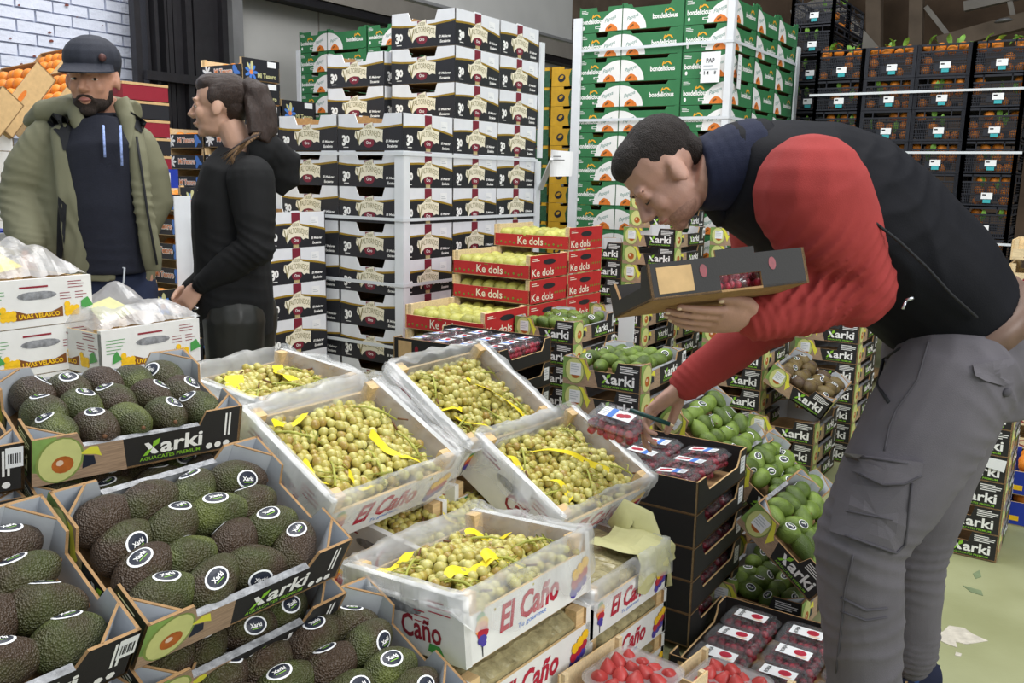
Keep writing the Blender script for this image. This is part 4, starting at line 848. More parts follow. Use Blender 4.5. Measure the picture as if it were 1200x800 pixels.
for i, (pos, yaw, tx, sty, lab, grp, nx, ny, _) in enumerate(DISP):
    mw = pose(pos, yaw, tx); put('avobox' if i not in (2, 5) else 'avobox_s', mw, lab, 'box', 'open avocado boxes on display')
    fill_box(mw, 'avo_skin', 'dark ripe avocado in the ' + lab.replace('open ', ''), grp, sty, nx, ny, 1.06 if sty == 'x' else 1.12, short=['upper box', 'middle box', 'end box', 'lowest box', 'lowest end box', 'barcoded box'][i])
    nrm = (mw.to_3x3() @ Vector((0, 0, 1)))
    if i in (0, 1):
        m2 = pose(Vector(pos) - nrm * .102 + mw.to_3x3() @ Vector((0, -.035, 0)), yaw, tx); l2 = ['avocado box under the one before the white boxes', 'avocado box under the tilted one by the grapes'][i]
        put('avobox', m2, l2, 'box', 'avocado boxes underneath'); fill_box(m2, 'avo_skin', 'avocado in the ' + l2, 'avocados underneath ' + str(['first', 'second'][i]), 'x', 4, 4, 1.0, .035, rows=(0, 1), pst=.6)
    low = pos[2] - .145 * math.sin(R(tx)) - (.1 if i in (0, 1) else 0) - .012
    where = ['before the white boxes', 'by the grapes', 'of the end box', 'below the front row', 'below the front end box', 'of the barcoded box'][i]
    avo_stack((pos[0], pos[1]), yaw, low, 'under the display ' + where)

# ------------------------------------------------------------------ stacks of avocado boxes in the middle
SA = pose((0, 0, 0))
def sref(p, s, t): return (p[0] + AX.x * s + BX.x * t, p[1] + AX.y * s + BX.y * t)
S2 = (.80, 4.73)
avo_stack(S2, 56.1, 1.062, 'before the papaya pallet, right of the tallest corner', kind='avobox_s'); avo_stack(sref(S2, 0, .296), 56.1, .975, 'between pear crates and the papaya pallet', kind='avobox_s')
z = avo_stack(sref(S2, .40, .17), 56.1, 1.23, 'tallest, right against the papaya boxes', kind='avobox'); avo_stack(sref(S2, .42, -.31), 56.1, 1.06, 'just under the bending head', kind='avobox_s')
S4 = at_d(893, 440, 3.94); S4c = sref((S4.x, S4.y), .195, .145); avo_stack(S4c, 56.1, .765, 'behind the green avocado tray and red sleeve', kind='avobox')
S5 = at_d(932, 400, 4.25); S5c = sref((S5.x, S5.y), .195, -.145); avo_stack(S5c, 56.1, .765, 'behind the tilted brown avocado tray', kind='avobox_s')
S3c = sref((S4.x, S4.y), .195, .145 + .60); avo_stack(S3c, 56.1, .70, 'behind the open green avocado box', kind='avobox_s')
def small_open(pos, yaw, tx, ty, lab, m, grp, sc=.72, kind='avobox', style='r', nx=5, ny=4, z=.06):
    mw = pose(pos, yaw, tx, ty); put(kind, mw, lab, 'box', 'open avocado boxes in the middle'); fill_box(mw, m, 'avocado in the ' + lab.replace('open ', ''), grp, style, nx, ny, sc, z, pst=.7)
O1 = (.404, 3.063, .609); small_open(O1, 58, 0, 0, 'open box of green avocados left of the reaching hand', 'avo_green', 'green avocados left of the hand', kind='avobox_s'); avo_stack(O1[:2], 58, .609, 'under the green avocados left of the hand', kind='avobox_s')
O2 = (.238, 3.867, .62); small_open(O2, 57.5, 0, 0, 'open box of green avocados before the red crates', 'avo_green', 'green avocados before the red crates', kind='avobox_s'); avo_stack(O2[:2], 57.5, .62, 'under the green avocados before the red crates', kind='avobox_s')
O3 = (1.31, 3.875, .39); m3 = pose(O3, -30 + 90, 0, 0)
def tilted(pos, yaw, tx, ty): return Matrix.Translation(Vector(pos)) @ Euler((R(tx), R(ty), R(yaw)), 'XYZ').to_matrix().to_4x4() @ Euler((0, 0, R(90))).to_matrix().to_4x4()
def tilt_open(pos, yaw, tx, ty, lab, m, grp, sc, kind='avobox_s', below=1):
    """Box whose short printed end faces the aisle axis: local x turned into depth."""
    mw = tilted(pos, yaw, tx, ty); put(kind, mw, lab, 'box', 'open avocado boxes tilted to the aisle'); fill_box(mw, m, 'avocado in the ' + lab.replace('open ', ''), grp, 'r', 5, 4, sc, .06, pst=.75)
tilt_open(O3, -30, 3, 28, 'open tilted box of brownish avocados beside the grey trousers', 'avo_brown', 'brown avocados by the trousers', .8)
avo_stack((1.29, 3.9), 56.1, .29, 'under the tilted brown avocados', kind='avobox_s')
O4 = (.87, 2.54, .236); tilt_open(O4, -35.4, 0, 38.5, 'open tilted box of green avocados against the trouser leg', 'avo_green', 'green avocados at the trouser leg', .82)
O5 = (.70, 3.02, .40); tilt_open(O5, -35, 0, 36, 'open tilted box of green avocados behind the berry trays', 'avo_green', 'green avocados behind the berry trays', .8)
O6 = (.90, 2.93, .26); tilt_open(O6, -35, 0, 36, 'open tilted box of green avocados between two other tilted ones', 'avo_green', 'green avocados in between', .8)
mwb = pose((.84, 2.60, .02), 54.6); put('avobox_s', mwb, 'avocado box flat on the floor behind the berry punnets', 'box', 'open avocado boxes in the middle'); fill_box(mwb, 'avo_green', 'green avocado in the floor box behind the punnets', 'green avocados on the floor', 'r', 5, 4, .75, .05)
avo_stack((.70, 3.06), 56.1, .25, 'under the green avocados behind the trays', kind='avobox_s'); avo_stack((.98, 3.02), 56.1, .1, 'under the middle tilted avocados', kind='avobox_s')
# stack at the right on the open floor
X0 = at_z(1167, 660, 0); xc = sref((X0.x, X0.y), .195, .145)
avo_stack(xc, 56.1, .0955 * 6 + .003, 'standing alone on the green floor', kind='avobox_s')
mwx = pose((xc[0], xc[1], .0955 * 5 + .003)); fill_box(mwx, 'avo_skin', 'dark avocado on top of the lone floor stack', 'avocados on the lone stack', 'r', 4, 3, .9, .05, pst=.9)
mb = MB(); f = Face(at_z(1167, 660, 0) + UP * .345 + BX * .13 - AX * .004, -BX, UP); pts = [(0, .02), (.05, .0), (.12, -.012), (.125, .03), (.06, .034), (.01, .04)]; pr(mb, f, pts, 'sticker_white', .001); lines(mb, f, .03, .016, .06, 1, .01, .004, 'grey_card', .002); tag(obj('torn_label', mb), 'torn white label stuck on the lone floor stack', 'label')

# ------------------------------------------------------------------ red pear crates
pm = MB(); pm.ell((0, 0, 0), (.036, .034, .03), 'pear', nu=12, nv=8); pm.ell((.02, 0, .005), (.028, .024, .022), 'pear', nu=10, nv=7); pme = pm.mesh('pear')
KD = (-.016, 4.147)
for (ds, top, nm) in [(.335, 1.079, 'rear'), (0, .967, 'middle'), (-.335, .749, 'front')]:
    c = sref(KD, ds, .0); k = 0
    while top - (k + 1) * .1107 > -.02:
        z = max(0, top - (k + 1) * .1107); mw = pose((c[0], c[1], z)) @ Matrix.Diagonal((1.08, 1.08, 1.08, 1)); put('kedols', mw, 'red and pine pear crate, %s of the %s pear stack' % (ORD[k], nm), 'crate', 'red pear crates')
        if k < 3:
            for i in range(4 if k == 0 else 1):
                for j in range(6): q = obj('pear', pme, mw=mw @ Matrix.Translation((-.105 + .07 * i, -.15 + .06 * j, .052 + rf.uniform(-.003, .003))) @ Euler((0, 0, rf.uniform(0, 6))).to_matrix().to_4x4()); tag(q, 'yellow green pear in the %s crate of the %s pear stack' % (ORD[k], nm), 'pear', 'pears, %s stack' % nm)
        k += 1
# ------------------------------------------------------------------ berry punnets and trays
def rbox(mb, x, y, z0, z1, m, r=.018, taper=1.0, n=5, close=True):
    ring = []
    for (cx, cy, a0) in ((x - r, y - r, 0), (-x + r, y - r, 90), (-x + r, -y + r, 180), (x - r, -y + r, 270)):
        for i in range(n): a = R(a0 + 90 * i / (n - 1)); ring.append((cx + r * math.cos(a), cy + r * math.sin(a)))
    N = len(ring); vs = [(u * taper, v * taper, z0) for u, v in ring] + [(u, v, z1) for u, v in ring]; fs = [(i, (i + 1) % N, N + (i + 1) % N, N + i) for i in range(N)]
    fs.append(tuple(reversed(range(N))))
    if close: fs.append(tuple(range(N, 2 * N)))
    mb.raw(vs, fs, m, False)
def make_punnet(kname, style):
    tub = MB(); rbox(tub, .068, .05, 0, .036, 'clear_plastic', taper=.88, close=False)
    lid = MB(); rbox(lid, .074, .056, .036, .04, 'clear_plastic'); rbox(lid, .062, .044, .052, .056, 'clear_plastic', taper=1.02)
    N = 20; rbox(lid, .066, .048, .04, .052, 'clear_plastic', taper=1.06, close=False)
    b = MB(); r = random.Random(4)
    for i in range(6):
        for j in range(4):
            for k in range(2): b.ell((-.05 + .02 * i + r.uniform(-.004, .004), -.033 + .022 * j + r.uniform(-.003, .003), .011 + .017 * k + r.uniform(-.002, .003)), (.0115, .0115, .0105), 'raspberry' if r.random() < .7 else 'rasp_dark', nu=8, nv=6)
    lb = MB(); f = Face((-.043, -.024, .0565), (1, 0, 0), (0, 1, 0)); rect(lb, f, 0, 0, .086, .046, 'sticker_white', 0)
    if style == 'borja': text(lb, Face((-.043 + .024, -.024 + .005, .0565), (0, 1, 0), (-1, 0, 0)), 'BORJA', 0, 0, .036, .013, 'dark_print', .0006, .012); oval(lb, f, .058, .026, .0165, .0145, 'red_print', .0006, 12); oval(lb, f, .058, .028, .009, .007, 'raspberry', .001, 10); pr(lb, f, [(.05, .004), (.075, .003), (.08, .013), (.055, .012)], 'pit_shine', .0005)
    else: rect(lb, f, .022, 0, .038, .046, 'blue_print', .0004); lines(lb, f, .003, .036, .016, 4, .009, .004, 'grey_card', .0006); oval(lb, f, .055, .02, .013, .011, 'red_print', .0006, 10); oval(lb, f, .068, .026, .011, .01, 'red_print', .0008, 10)
    K[kname] = [('berry_punnet', tub.mesh('berry_punnet')), ('lid', lid.mesh('lid')), ('raspberries', b.mesh('raspberries')), ('label', lb.mesh('label'))]
make_punnet('punnet', 'borja'); make_punnet('punnet_b', 'blue')
def punnets(mw, kind, nx, ny, dx, dy, lab, grp, z=.006, rot=90, rows=None, jit=.1, rz=0):
    for i in range(nx):
        for j in range(ny):
            if rows is not None and (i, j) not in rows: continue
            m = mw @ Matrix.Translation(((i - (nx - 1) / 2) * dx, (j - (ny - 1) / 2) * dy, z)) @ Euler((ra.uniform(-jit, jit) * .5, ra.uniform(-jit, jit) * .5, R(rot) + ra.uniform(-jit, jit) * .3)).to_matrix().to_4x4()
            o = put(kind, m, lab if nx * ny < 4 else '%s, %s across and %s along' % (lab, ['first', 'second', 'third'][i], ['first', 'second', 'third', 'fourth'][j]), 'punnet', grp)
            for c in o.children:
                if c.name.startswith('raspberries'): c['kind'] = 'stuff'
R1 = (.40, 2.585, .408); 
for k in range(5):
    z = max(0, .408 - .097 * k); mw = pose((R1[0], R1[1], z), 57); put('rasp', mw, 'black cardboard berry tray, %s of the stack below the reaching hand' % ORD[k], 'tray', 'berry trays below the hand')
    if k == 0: punnets(mw, 'punnet_b', 3, 3, .122, .155, 'raspberry punnet, top tray below the reaching hand', 'raspberry punnets below the hand', .03, 90, jit=.22)
    else: punnets(mw, 'punnet_b', 3, 3, .122, .175, 'raspberry punnet in the %s tray below the hand' % ORD[k], 'raspberry punnets in lower trays', .010, 90, rows=[(0, 0), (1, 0), (2, 0)])
    if k: 
        for o in list(bpy.data.objects)[-0:]: pass
R2 = (-.152, 3.40, .592)
for k in range(6):
    mw = pose((R2[0], R2[1], max(0, R2[2] - .097 * k)), 58) @ Matrix.Diagonal((.94, .94, 1, 1)); put('rasp_k' if k == 0 else 'rasp', mw, 'black cardboard berry tray, %s of the stack before the red pear crates' % ORD[k], 'tray', 'berry trays before the pears')
    if k == 0: punnets(mw, 'punnet_b', 3, 4, .118, .118, 'raspberry punnet, top tray before the pear crates', 'raspberry punnets before the pears', .036, 0, jit=.1)
P3 = at_z(850, 700, .1); c3 = P3 - AX * .20 - BX * .26
R3 = (c3.x, c3.y); mw = pose((R3[0], R3[1], .012)); put('rasp_k', mw, 'black berry tray on the floor beside the trouser leg', 'tray')
punnets(mw, 'punnet', 3, 3, .122, .155, 'named raspberry punnet, floor tray by the trousers', 'raspberry punnets in the floor tray', .04, -90, jit=.08)
# tubs of cut fruit in a wooden crate at the lower edge
F1 = at_y(745, 812, 1.66)
for (px, py, y, lab) in [(742, 800, 1.62, 'white tub of red strawberries before the El Cano stack'.replace('El Cano ', 'grape box ')), (850, 812, 1.70, 'white tub of red strawberries before the berry tray')]:
    c = at_y(px, py, y); root = bpy.data.objects.new('strawberry_tub', None); COL.objects.link(root); root.matrix_world = pose((c.x, c.y, c.z - .055), 50); tag(root, lab, 'tub', 'strawberry tubs')
    t = MB(); rbox(t, .085, .075, 0, .075, 'wrap_film', .03, .82, 6, False); obj('tub', t, root); l = MB(); rbox(l, .089, .079, .072, .077, 'wrap_film', .032, 1, 6, False); obj('rim', l, root)
    sm = MB(); k_ = 8; n = 12
    vs = []; 
    for i in range(7):
        tt = i / 6; rr = .0205 * math.sin(math.pi * (tt * .86 + .1)) ** .75 * (1.1 - .4 * tt)
        for j in range(10): vs.append((rr * math.cos(j * .628), rr * math.sin(j * .628), -.02 + .046 * tt))
    sm.raw(vs, [(i * 10 + j, i * 10 + (j + 1) % 10, (i + 1) * 10 + (j + 1) % 10, (i + 1) * 10 + j) for i in range(6) for j in range(10)] + [tuple(reversed(range(10))), tuple(range(60, 70))], 'watermelon', True); sme = sm.mesh('strawberry')
    for i in range(4):
        for j in range(4):
            q = obj('strawberry', sme, mw=root.matrix_world @ Matrix.Translation((-.055 + .037 * i + ra.uniform(-.005, .005), -.048 + .032 * j, .062 + ra.uniform(-.004, .008))) @ Euler((ra.uniform(-.6, .6), ra.uniform(-.6, .6), ra.uniform(0, 6))).to_matrix().to_4x4()); tag(q, 'red strawberry in the ' + lab.replace('white ', '')[:60], 'strawberry', 'strawberries in the ' + lab)
    m = pose((c.x, c.y, c.z - .06 - .006), 50); zc = c.z - .066; k = 0
    while zc > .02: put('agora', Matrix.Translation((c.x, c.y, max(0, zc))) @ Euler((0, 0, R(50))).to_matrix().to_4x4() @ Matrix.Diagonal((.72, .54, 1, 1)), 'small pine crate, %s below the %s' % (ORD[k], lab.replace('white ', '').replace(' of red strawberries', '')), 'crate', 'small pine crates'); zc -= .092; k += 1

# ------------------------------------------------------------------ grape boxes
gms = []
for sd, (a, b) in enumerate([(.0112, .0112), (.0105, .012), (.0118, .0113)]):
    g = MB(); g.ell((0, 0, 0), (a, a, b), 'grape', nu=14, nv=9); gms.append(g.mesh('grape'))
rg = random.Random(9)
def heap(x, y, sd): return .084 + .02 * noise.noise(Vector((x * 11 + sd, y * 11, sd * 3.1))) + .026 * (1 - (x / .19) ** 2) * (1 - (y / .15) ** 2)
def grapes(mw, where, sd, nbunch=5, lift=0.0, area_=(-.172, .172, -.142, .142), layers=2):
    cs = [(rg.uniform(-.13, .13), rg.uniform(-.1, .1)) for _ in range(nbunch)]; cs = [(-.11, .06), (.11, .06), (0, -.08), (-.12, -.07), (.12, -.07)][:nbunch]
    roots = []
    for i, (x, y) in enumerate(cs):
        e = bpy.data.objects.new('grape_bunch', None); COL.objects.link(e); e.matrix_world = mw @ Matrix.Translation((x, y, .03)); tag(e, 'bunch of grapes, %s, %s' % (['rear avocado side', 'rear berry side', 'front middle', 'front avocado side', 'front berry side'][i], where), 'grapes', 'grape bunches ' + where); roots.append(e)
        stm = MB(); p0 = Vector((0, 0, heap(x, y, sd) - .03 + .012 + lift)); r_ = rg.uniform(0, 6.28); d = Vector((math.cos(r_), math.sin(r_), 0)); sd2 = d.cross(UP)
        path = [p0 - d * .055 + UP * -.01, p0 - d * .02 + UP * .004, p0 + d * .02 + UP * .006, p0 + d * .06 - UP * .004]; stm.tube(path, [.0018, .0026, .003, .0022], 6, 'grape_stem')
        for kk in range(5): b0 = p0 + d * rg.uniform(-.04, .05); stm.tube([b0, b0 + sd2 * rg.choice((-1, 1)) * .02 + d * rg.uniform(-.01, .01) + UP * .006, b0 + sd2 * rg.choice((-1, 1)) * .035 - UP * .002], [.0016, .0013, .001], 5, 'grape_stem')
        stm.tube([p0 + d * .06, p0 + d * .085 + UP * .006], [.0026, .0022], 6, 'stem_brown'); obj('stem', stm, e)
    sp = .0195; x0, x1, y0, y1 = area_; nrow = int((y1 - y0) / (sp * .87))
    for L_ in range(layers):
        for r_ in range(nrow + 1):
            x = x0 + (sp / 2 if r_ % 2 else 0) + L_ * sp * .33
            while x < x1:
                px, py = x + rg.uniform(-.004, .004), y0 + r_ * sp * .87 + L_ * .008 + rg.uniform(-.004, .004)
                x += sp
                if py > y1 or rg.random() < (.07 if L_ == 0 else .10): continue
                edge = min(px - x0, x1 - px, py - y0, y1 - py)
                if edge < .012 and rg.random() < .6: continue
                z = heap(px, py, sd) - L_ * .017 + rg.uniform(-.006, .008) + lift
                bi = min(range(nbunch), key=lambda q: (cs[q][0] - px) ** 2 + (cs[q][1] - py) ** 2); e = roots[bi]
                s = rg.uniform(.82, 1.12); o = obj('grape', rg.choice(gms), e, mw=Matrix.Translation((px - cs[bi][0], py - cs[bi][1], z - .03)) @ Euler((rg.uniform(0, 3), rg.uniform(0, 3), 0)).to_matrix().to_4x4() @ Matrix.Diagonal((s, s, s, 1)))
def paper_strip(mw, x0, y0, ang, ln, w, sd, label, lift=.016):
    mb = MB(); n = 26; d = Vector((math.cos(ang), math.sin(ang), 0)); sdv = Vector((-d.y, d.x, 0)); P = []
    for i in range(n + 1):
        t = i / n; c = Vector((x0, y0, 0)) + d * ln * t + sdv * .012 * math.sin(t * 4 + sd); z = heap(c.x, c.y, sd) + lift + .008 * math.sin(t * 7 + sd); wa = w * (.85 + .25 * abs(math.sin(t * 16))); roll = .5 * math.sin(t * 3 + sd)
        a = c + sdv * wa / 2; b = c - sdv * w / 2; P.append((Vector((a.x, a.y, z + roll * .012)), Vector((b.x, b.y, z - roll * .012))))
    for i in range(n): mb.poly([P[i][0], P[i + 1][0], P[i + 1][1], P[i][1]], 'yellow_paper', True)
    return tag(obj('paper_strip', mb, mw=mw), label, 'paper strip', 'yellow paper strips among the grapes')
def bag(mw, L, W, h, sd, label, out=(.05, .09), inn=.05, sides='lrfb', rim=1.0):
    """Crumpled film folded over the rim: a grid swept round the opening."""
    mb = MB(); per = []
    for (x0, y0, x1, y1, s) in ((-L / 2, -W / 2, L / 2, -W / 2, 'f'), (L / 2, -W / 2, L / 2, W / 2, 'r'), (L / 2, W / 2, -L / 2, W / 2, 'b'), (-L / 2, W / 2, -L / 2, -W / 2, 'l')):
        n = 26
        for i in range(n): t = i / n; per.append((x0 + (x1 - x0) * t, y0 + (y1 - y0) * t, Vector((y1 - y0, -(x1 - x0), 0)).normalized(), s))
    prof = [(-.042, -inn), (-.03, -.028), (-.022, -.006), (-.012, .010), (.002, .013), (.010, .006), (.014, -.02), (.016, -.5), (.02, -1.0)]
    G = []
    for i, (x, y, nrm, s) in enumerate(per):
        row = []; o_ = out[0] + (out[1] - out[0]) * (.5 + .9 * noise.noise(Vector((x * 9 + sd, y * 9, sd))))
        amp = 1.0 if s in sides else .35
        # at corners blend the normal outwards
        for j, (u, v) in enumerate(prof):
            zz = (v if v > -.49 else v * o_ * amp); nz = noise.noise(Vector((x * 22 + sd, y * 22, j * .35))); n2 = noise.noise(Vector((x * 60, y * 60 + sd, j * .9)))
            p = Vector((x, y, 0)) + nrm * (u + .012 * nz + .004 * n2) + UP * (h + (zz * rim if zz > 0 else zz) + (.010 * nz * (1 if j > 1 else .3) + .004 * n2) * rim); row.append(p)
        G.append(row)
    n = len(G); m = len(prof)
    for i in range(n):
        for j in range(m - 1): mb.poly([G[i][j], G[(i + 1) % n][j], G[(i + 1) % n][j + 1], G[i][j + 1]], 'bag_film', True)
    me = mb.mesh('plastic_bag'); bm = bmesh.new(); bm.from_mesh(me); bmesh.ops.remove_doubles(bm, verts=bm.verts, dist=1e-5); bm.to_mesh(me); bm.free()
    return tag(obj('plastic_bag', me, mw=mw), label, 'plastic bag')
GB = [((-.66, 2.345, .64), 60, 7, 'in the far box by the black leggings', 'b'), ((-.39, 1.93, .621), 54, 27.7, 'in the middle tilted box', 'lrfb'), ((-.151, 2.34, .637), 56, 33, 'in the rear tilted box before the berry tray', 'b'), ((.105, 2.215, .489), 49.5, 27.8, 'in the tilted box by the black berry trays', 'lrfb'), ((-.068, 1.67, .437), 52.3, -4.8, 'in the front box with the red lettering', 'rf')]
for i, (pos, yaw, tx, w, sides) in enumerate(GB):
    mw = pose(pos, yaw, tx); put('cano', mw, 'white wooden grape box, ' + ['open and nearly flat by the black leggings', 'tilted, in the middle of the display', 'tilted, at the rear before the berry tray', 'tilted, beside the black berry trays', 'level, at the front with red lettering'][i], 'box', 'grape boxes on display')
    grapes(mw, w, i * 1.7, 5); bag(mw, .40, .31, .13, i * 3.3 + 1, 'plastic bag over the rim, grapes ' + w, (.03, .10) if i not in (2, 4) else ((.01, .04) if i == 2 else (.05, .14)), .05, sides, .35 if i in (2, 3) else 1.0)
    low = pos[2] - .155 * math.sin(abs(R(tx))) - .004; k = 0
    wh = ['far', 'middle', 'rear', 'berry-side', 'front'][i]
    z = low - .131
    while z > -.01: put('cano', pose((pos[0], pos[1], max(0, z)), yaw), 'white wooden grape box, %s below the %s display box of grapes' % (ORD[k], wh), 'box', 'grape boxes underneath'); z -= .131; k += 1
def wrapped(mw, lab, hh=.112):
    mb = MB(); nx, ny = 34, 10; G = []
    for i in range(nx + 1):
        row = []
        for j in range(ny + 1):
            x = -.17 + .34 * i / nx; y = -.145 + .29 * j / ny; q = Vector((x * 45, y * 45, 3.3)); row.append(Vector((x, y, hh + .010 * abs(noise.noise(q)) - (.016 if j == 0 else 0))))
        G.append(row)
    for i in range(nx):
        for j in range(ny): mb.poly([G[i][j], G[i + 1][j], G[i + 1][j + 1], G[i][j + 1]], 'wrapped_grape', True)
        a, b = G[i][0], G[i + 1][0]; mb.poly([(a.x, a.y, .01), (b.x, b.y, .01), b, a], 'wrapped_grape', True)
    return tag(obj('wrapped_grapes', mb, mw=mw), lab, 'grapes', 'film wrapped grapes in lower boxes')
def strips(i, L_):
    pos, yaw, tx, w, _ = GB[i]; mw = pose(pos, yaw, tx)
    for j, (x, y, a, l, wd_) in enumerate(L_): paper_strip(mw, x, y, a, l, wd_, i * 1.7, 'yellow scalloped paper strip among the grapes ' + w)
strips(0, [(-.16, -.1, 1.2, .16, .05), (.02, -.06, 1.4, .09, .035)]); strips(1, [(-.15, .09, .3, .1, .014), (-.17, -.02, -1.2, .1, .014), (.02, -.02, -.9, .14, .02), (-.1, -.1, -.4, .06, .014)])
strips(2, [(-.16, .02, -.8, .09, .02), (.02, .05, -1.15, .2, .022), (-.12, -.04, -.9, .13, .02)]); strips(3, [(-.1, .08, -.7, .25, .012), (-.12, -.02, -1.3, .09, .014), (-.15, .1, -1.7, .08, .014)]); strips(4, [(-.16, .08, .4, .1, .022), (-.12, -.05, -.2, .1, .022), (-.04, -.07, -.5, .08, .03), (.08, .08, -.5, .1, .012)])
# box with grapes peeking out below the middle one, and the stack beside the front box
G6 = (-.19, 2.02, .40); mw = pose(G6, 54, 6); put('cano', mw, 'white wooden grape box half hidden under the middle tilted one', 'box', 'grape boxes on display'); grapes(mw, 'peeking out under the middle tilted box', 8.8, 4)
paper_strip(mw, -.02, -.05, -.6, .09, .02, 8.8, 'yellow paper strip on the half hidden grapes')
z = .40 - .14
k = 0
while z > -.02: put('cano', pose((G6[0], G6[1], max(0, z)), 54), 'white wooden grape box, %s below the half hidden grapes' % ORD[k], 'box', 'grape boxes underneath'); z -= .131; k += 1
g0 = Vector((-.068, 1.418, 0)); aa = Vector((math.cos(R(52.3)), math.sin(R(52.3)), 0)); bb = Vector((-aa.y, aa.x, 0))
for k in range(4):
    c = g0 + aa * (.405 + .178) + bb * .16; z = .325 - .118 * k
    if z > -.06: put('cano', Matrix.Translation((c.x, c.y, max(0, z))) @ Euler((0, 0, R(52.3))).to_matrix().to_4x4() @ Matrix.Diagonal((.87, 1, .88, 1)), 'closed grape box with red lettering, %s in the stack under the khaki paper' % ORD[k], 'box', 'grape boxes beside the black trays')
for k in range(3):
    z = .437 - .155 * math.sin(R(4.8)) - .004 - .131 * (k + 1); wrapped(pose((-.068, 1.67, max(0, z)), 52.3), 'film wrapped grapes, %s box below the front display box' % ORD[k], .118)
    c = g0 + aa * (.405 + .178) + bb * .16; z = .325 - .118 * k
    wrapped(Matrix.Translation((c.x, c.y, max(0, z))) @ Euler((0, 0, R(52.3))).to_matrix().to_4x4() @ Matrix.Diagonal((.87, 1, .88, 1)), 'film wrapped grapes, %s box under the khaki paper' % ORD[k], .118)
# plastic and khaki paper over that stack
mwE = Matrix.Translation(g0 + aa * (.405 + .178) + bb * .16 + UP * .325) @ Euler((0, 0, R(52.3))).to_matrix().to_4x4()
bag(mwE, .35, .31, .116, 44.0, 'crumpled plastic film over the grape boxes beside the trays', (.02, .07), .03, 'f')
mb = MB(); n = 10; rows_ = []
def kp(u, v):   # sheet lying on top then hanging over the front
    x = .02 + .15 * u; y = -.02 - .14 * min(v, .62) / .62; z = .126 + .012 * noise.noise(Vector((u * 4, v * 4, 1))); 
    if v > .62: y = -.165 - .012 * noise.noise(Vector((u * 5, v * 5, 7))); z = .126 - (v - .62) * .20 * (1.2 - .7 * abs(u - .25))
    return (x + .03 * v * (u - .3), y, z + .014 * math.sin(u * 9 + v * 3) * .5)
for i in range(n):
    for j in range(n):
        q = [kp((i + a) / n, (j + b) / n) for a, b in ((0, 0), (1, 0), (1, 1), (0, 1))]; mb.poly(q, 'khaki_paper', True)
mb.tube([(.14, -.02, .12), (.155, -.05, .175), (.165, -.08, .16), (.17, -.13, .06), (.172, -.15, .0)], [(.004, .03), (.006, .034), (.006, .034), (.005, .03), (.003, .02)], 10, 'khaki_paper')
tag(obj('wrapping_paper', mb, mw=mwE), 'crumpled khaki wrapping paper on the grape boxes by the trays', 'paper')
# brown gum on plastic labels
# ------------------------------------------------------------------ white velasco boxes behind the avocados
W1 = at_d(106, 321, 2.5); W2 = at_d(233, 372, 2.62); W4 = at_d(147, 387, 2.9)
def vel(P, ztop, n, lab):
    c = Vector((P.x, P.y, 0)) - AX * .155 + BX * .2
    for k in range(n):
        z = ztop - (k + 1) * .131
        if z < -.03: break
        put('velasco', pose((c.x, c.y, max(0, z)), 56.1 + 90), 'white grape box with yellow grape print, %s %s' % (ORD[k], lab), 'box', 'white grape boxes behind the avocados')
    return c
c1 = vel(W1, W1.z, 8, 'in the stack before the olive jacket'); c2 = vel(W2, W2.z, 7, 'in the stack before the woman'); c4 = vel(W4, W4.z, 7, 'in the stack between jacket and hoodie')
def film_heap(c, ztop, sd, label, lx=.17, ly=.2, hh=.09, m='wrap_film'):
    mb = MB(); n = 44; G = [[None] * (n + 1) for _ in range(n + 1)]
    for i in range(n + 1):
        for j in range(n + 1):
            u, v = i / n * 2 - 1, j / n * 2 - 1; e = max(0, 1 - max(abs(u), abs(v)) ** 3); z = .004 + hh * e * (.55 + .6 * noise.noise(Vector((u * 1.7 + sd, v * 1.7, sd)))) + .010 * noise.noise(Vector((u * 4, v * 4 + sd, 2))) + .004 * abs(noise.noise(Vector((u * 9, v * 9 + sd, 5))))
            G[i][j] = Vector((u * lx, v * ly, max(.002, z)))
    for i in range(n):
        for j in range(n): mb.poly([G[i][j], G[i + 1][j], G[i + 1][j + 1], G[i][j + 1]], m, True)
    return tag(obj('plastic_film', mb, mw=pose((c.x, c.y, ztop))), label, 'plastic film')
film_heap(c1, W1.z, 3.0, 'crumpled plastic film on the box at the jacket cuff', .15, .19, .13); film_heap(c2, W2.z, 6.0, 'crumpled plastic film on the box before the woman', .16, .2, .10); film_heap(c4, W4.z, 9.0, 'crumpled plastic film on the box between jacket and hoodie', .16, .2, .09)
for (c, zz, l) in [(c1, W1.z, 'first'), (c2, W2.z, 'second')]:
    mb = MB(); f = Face(Vector((c.x, c.y, zz + .004)) - AX * .1 - BX * .12, AX, BX); mb.poly([f.p(0, 0, .0), f.p(.12, .02, .02), f.p(.1, .12, .055), f.p(.02, .1, .04)], 'yellow_paper' if l == 'first' else 'khaki_paper'); tag(obj('paper_sheet', mb), 'yellow paper sheet under the film on the %s' % ('cuff-side box' if l == 'first' else 'box before the woman'), 'paper')
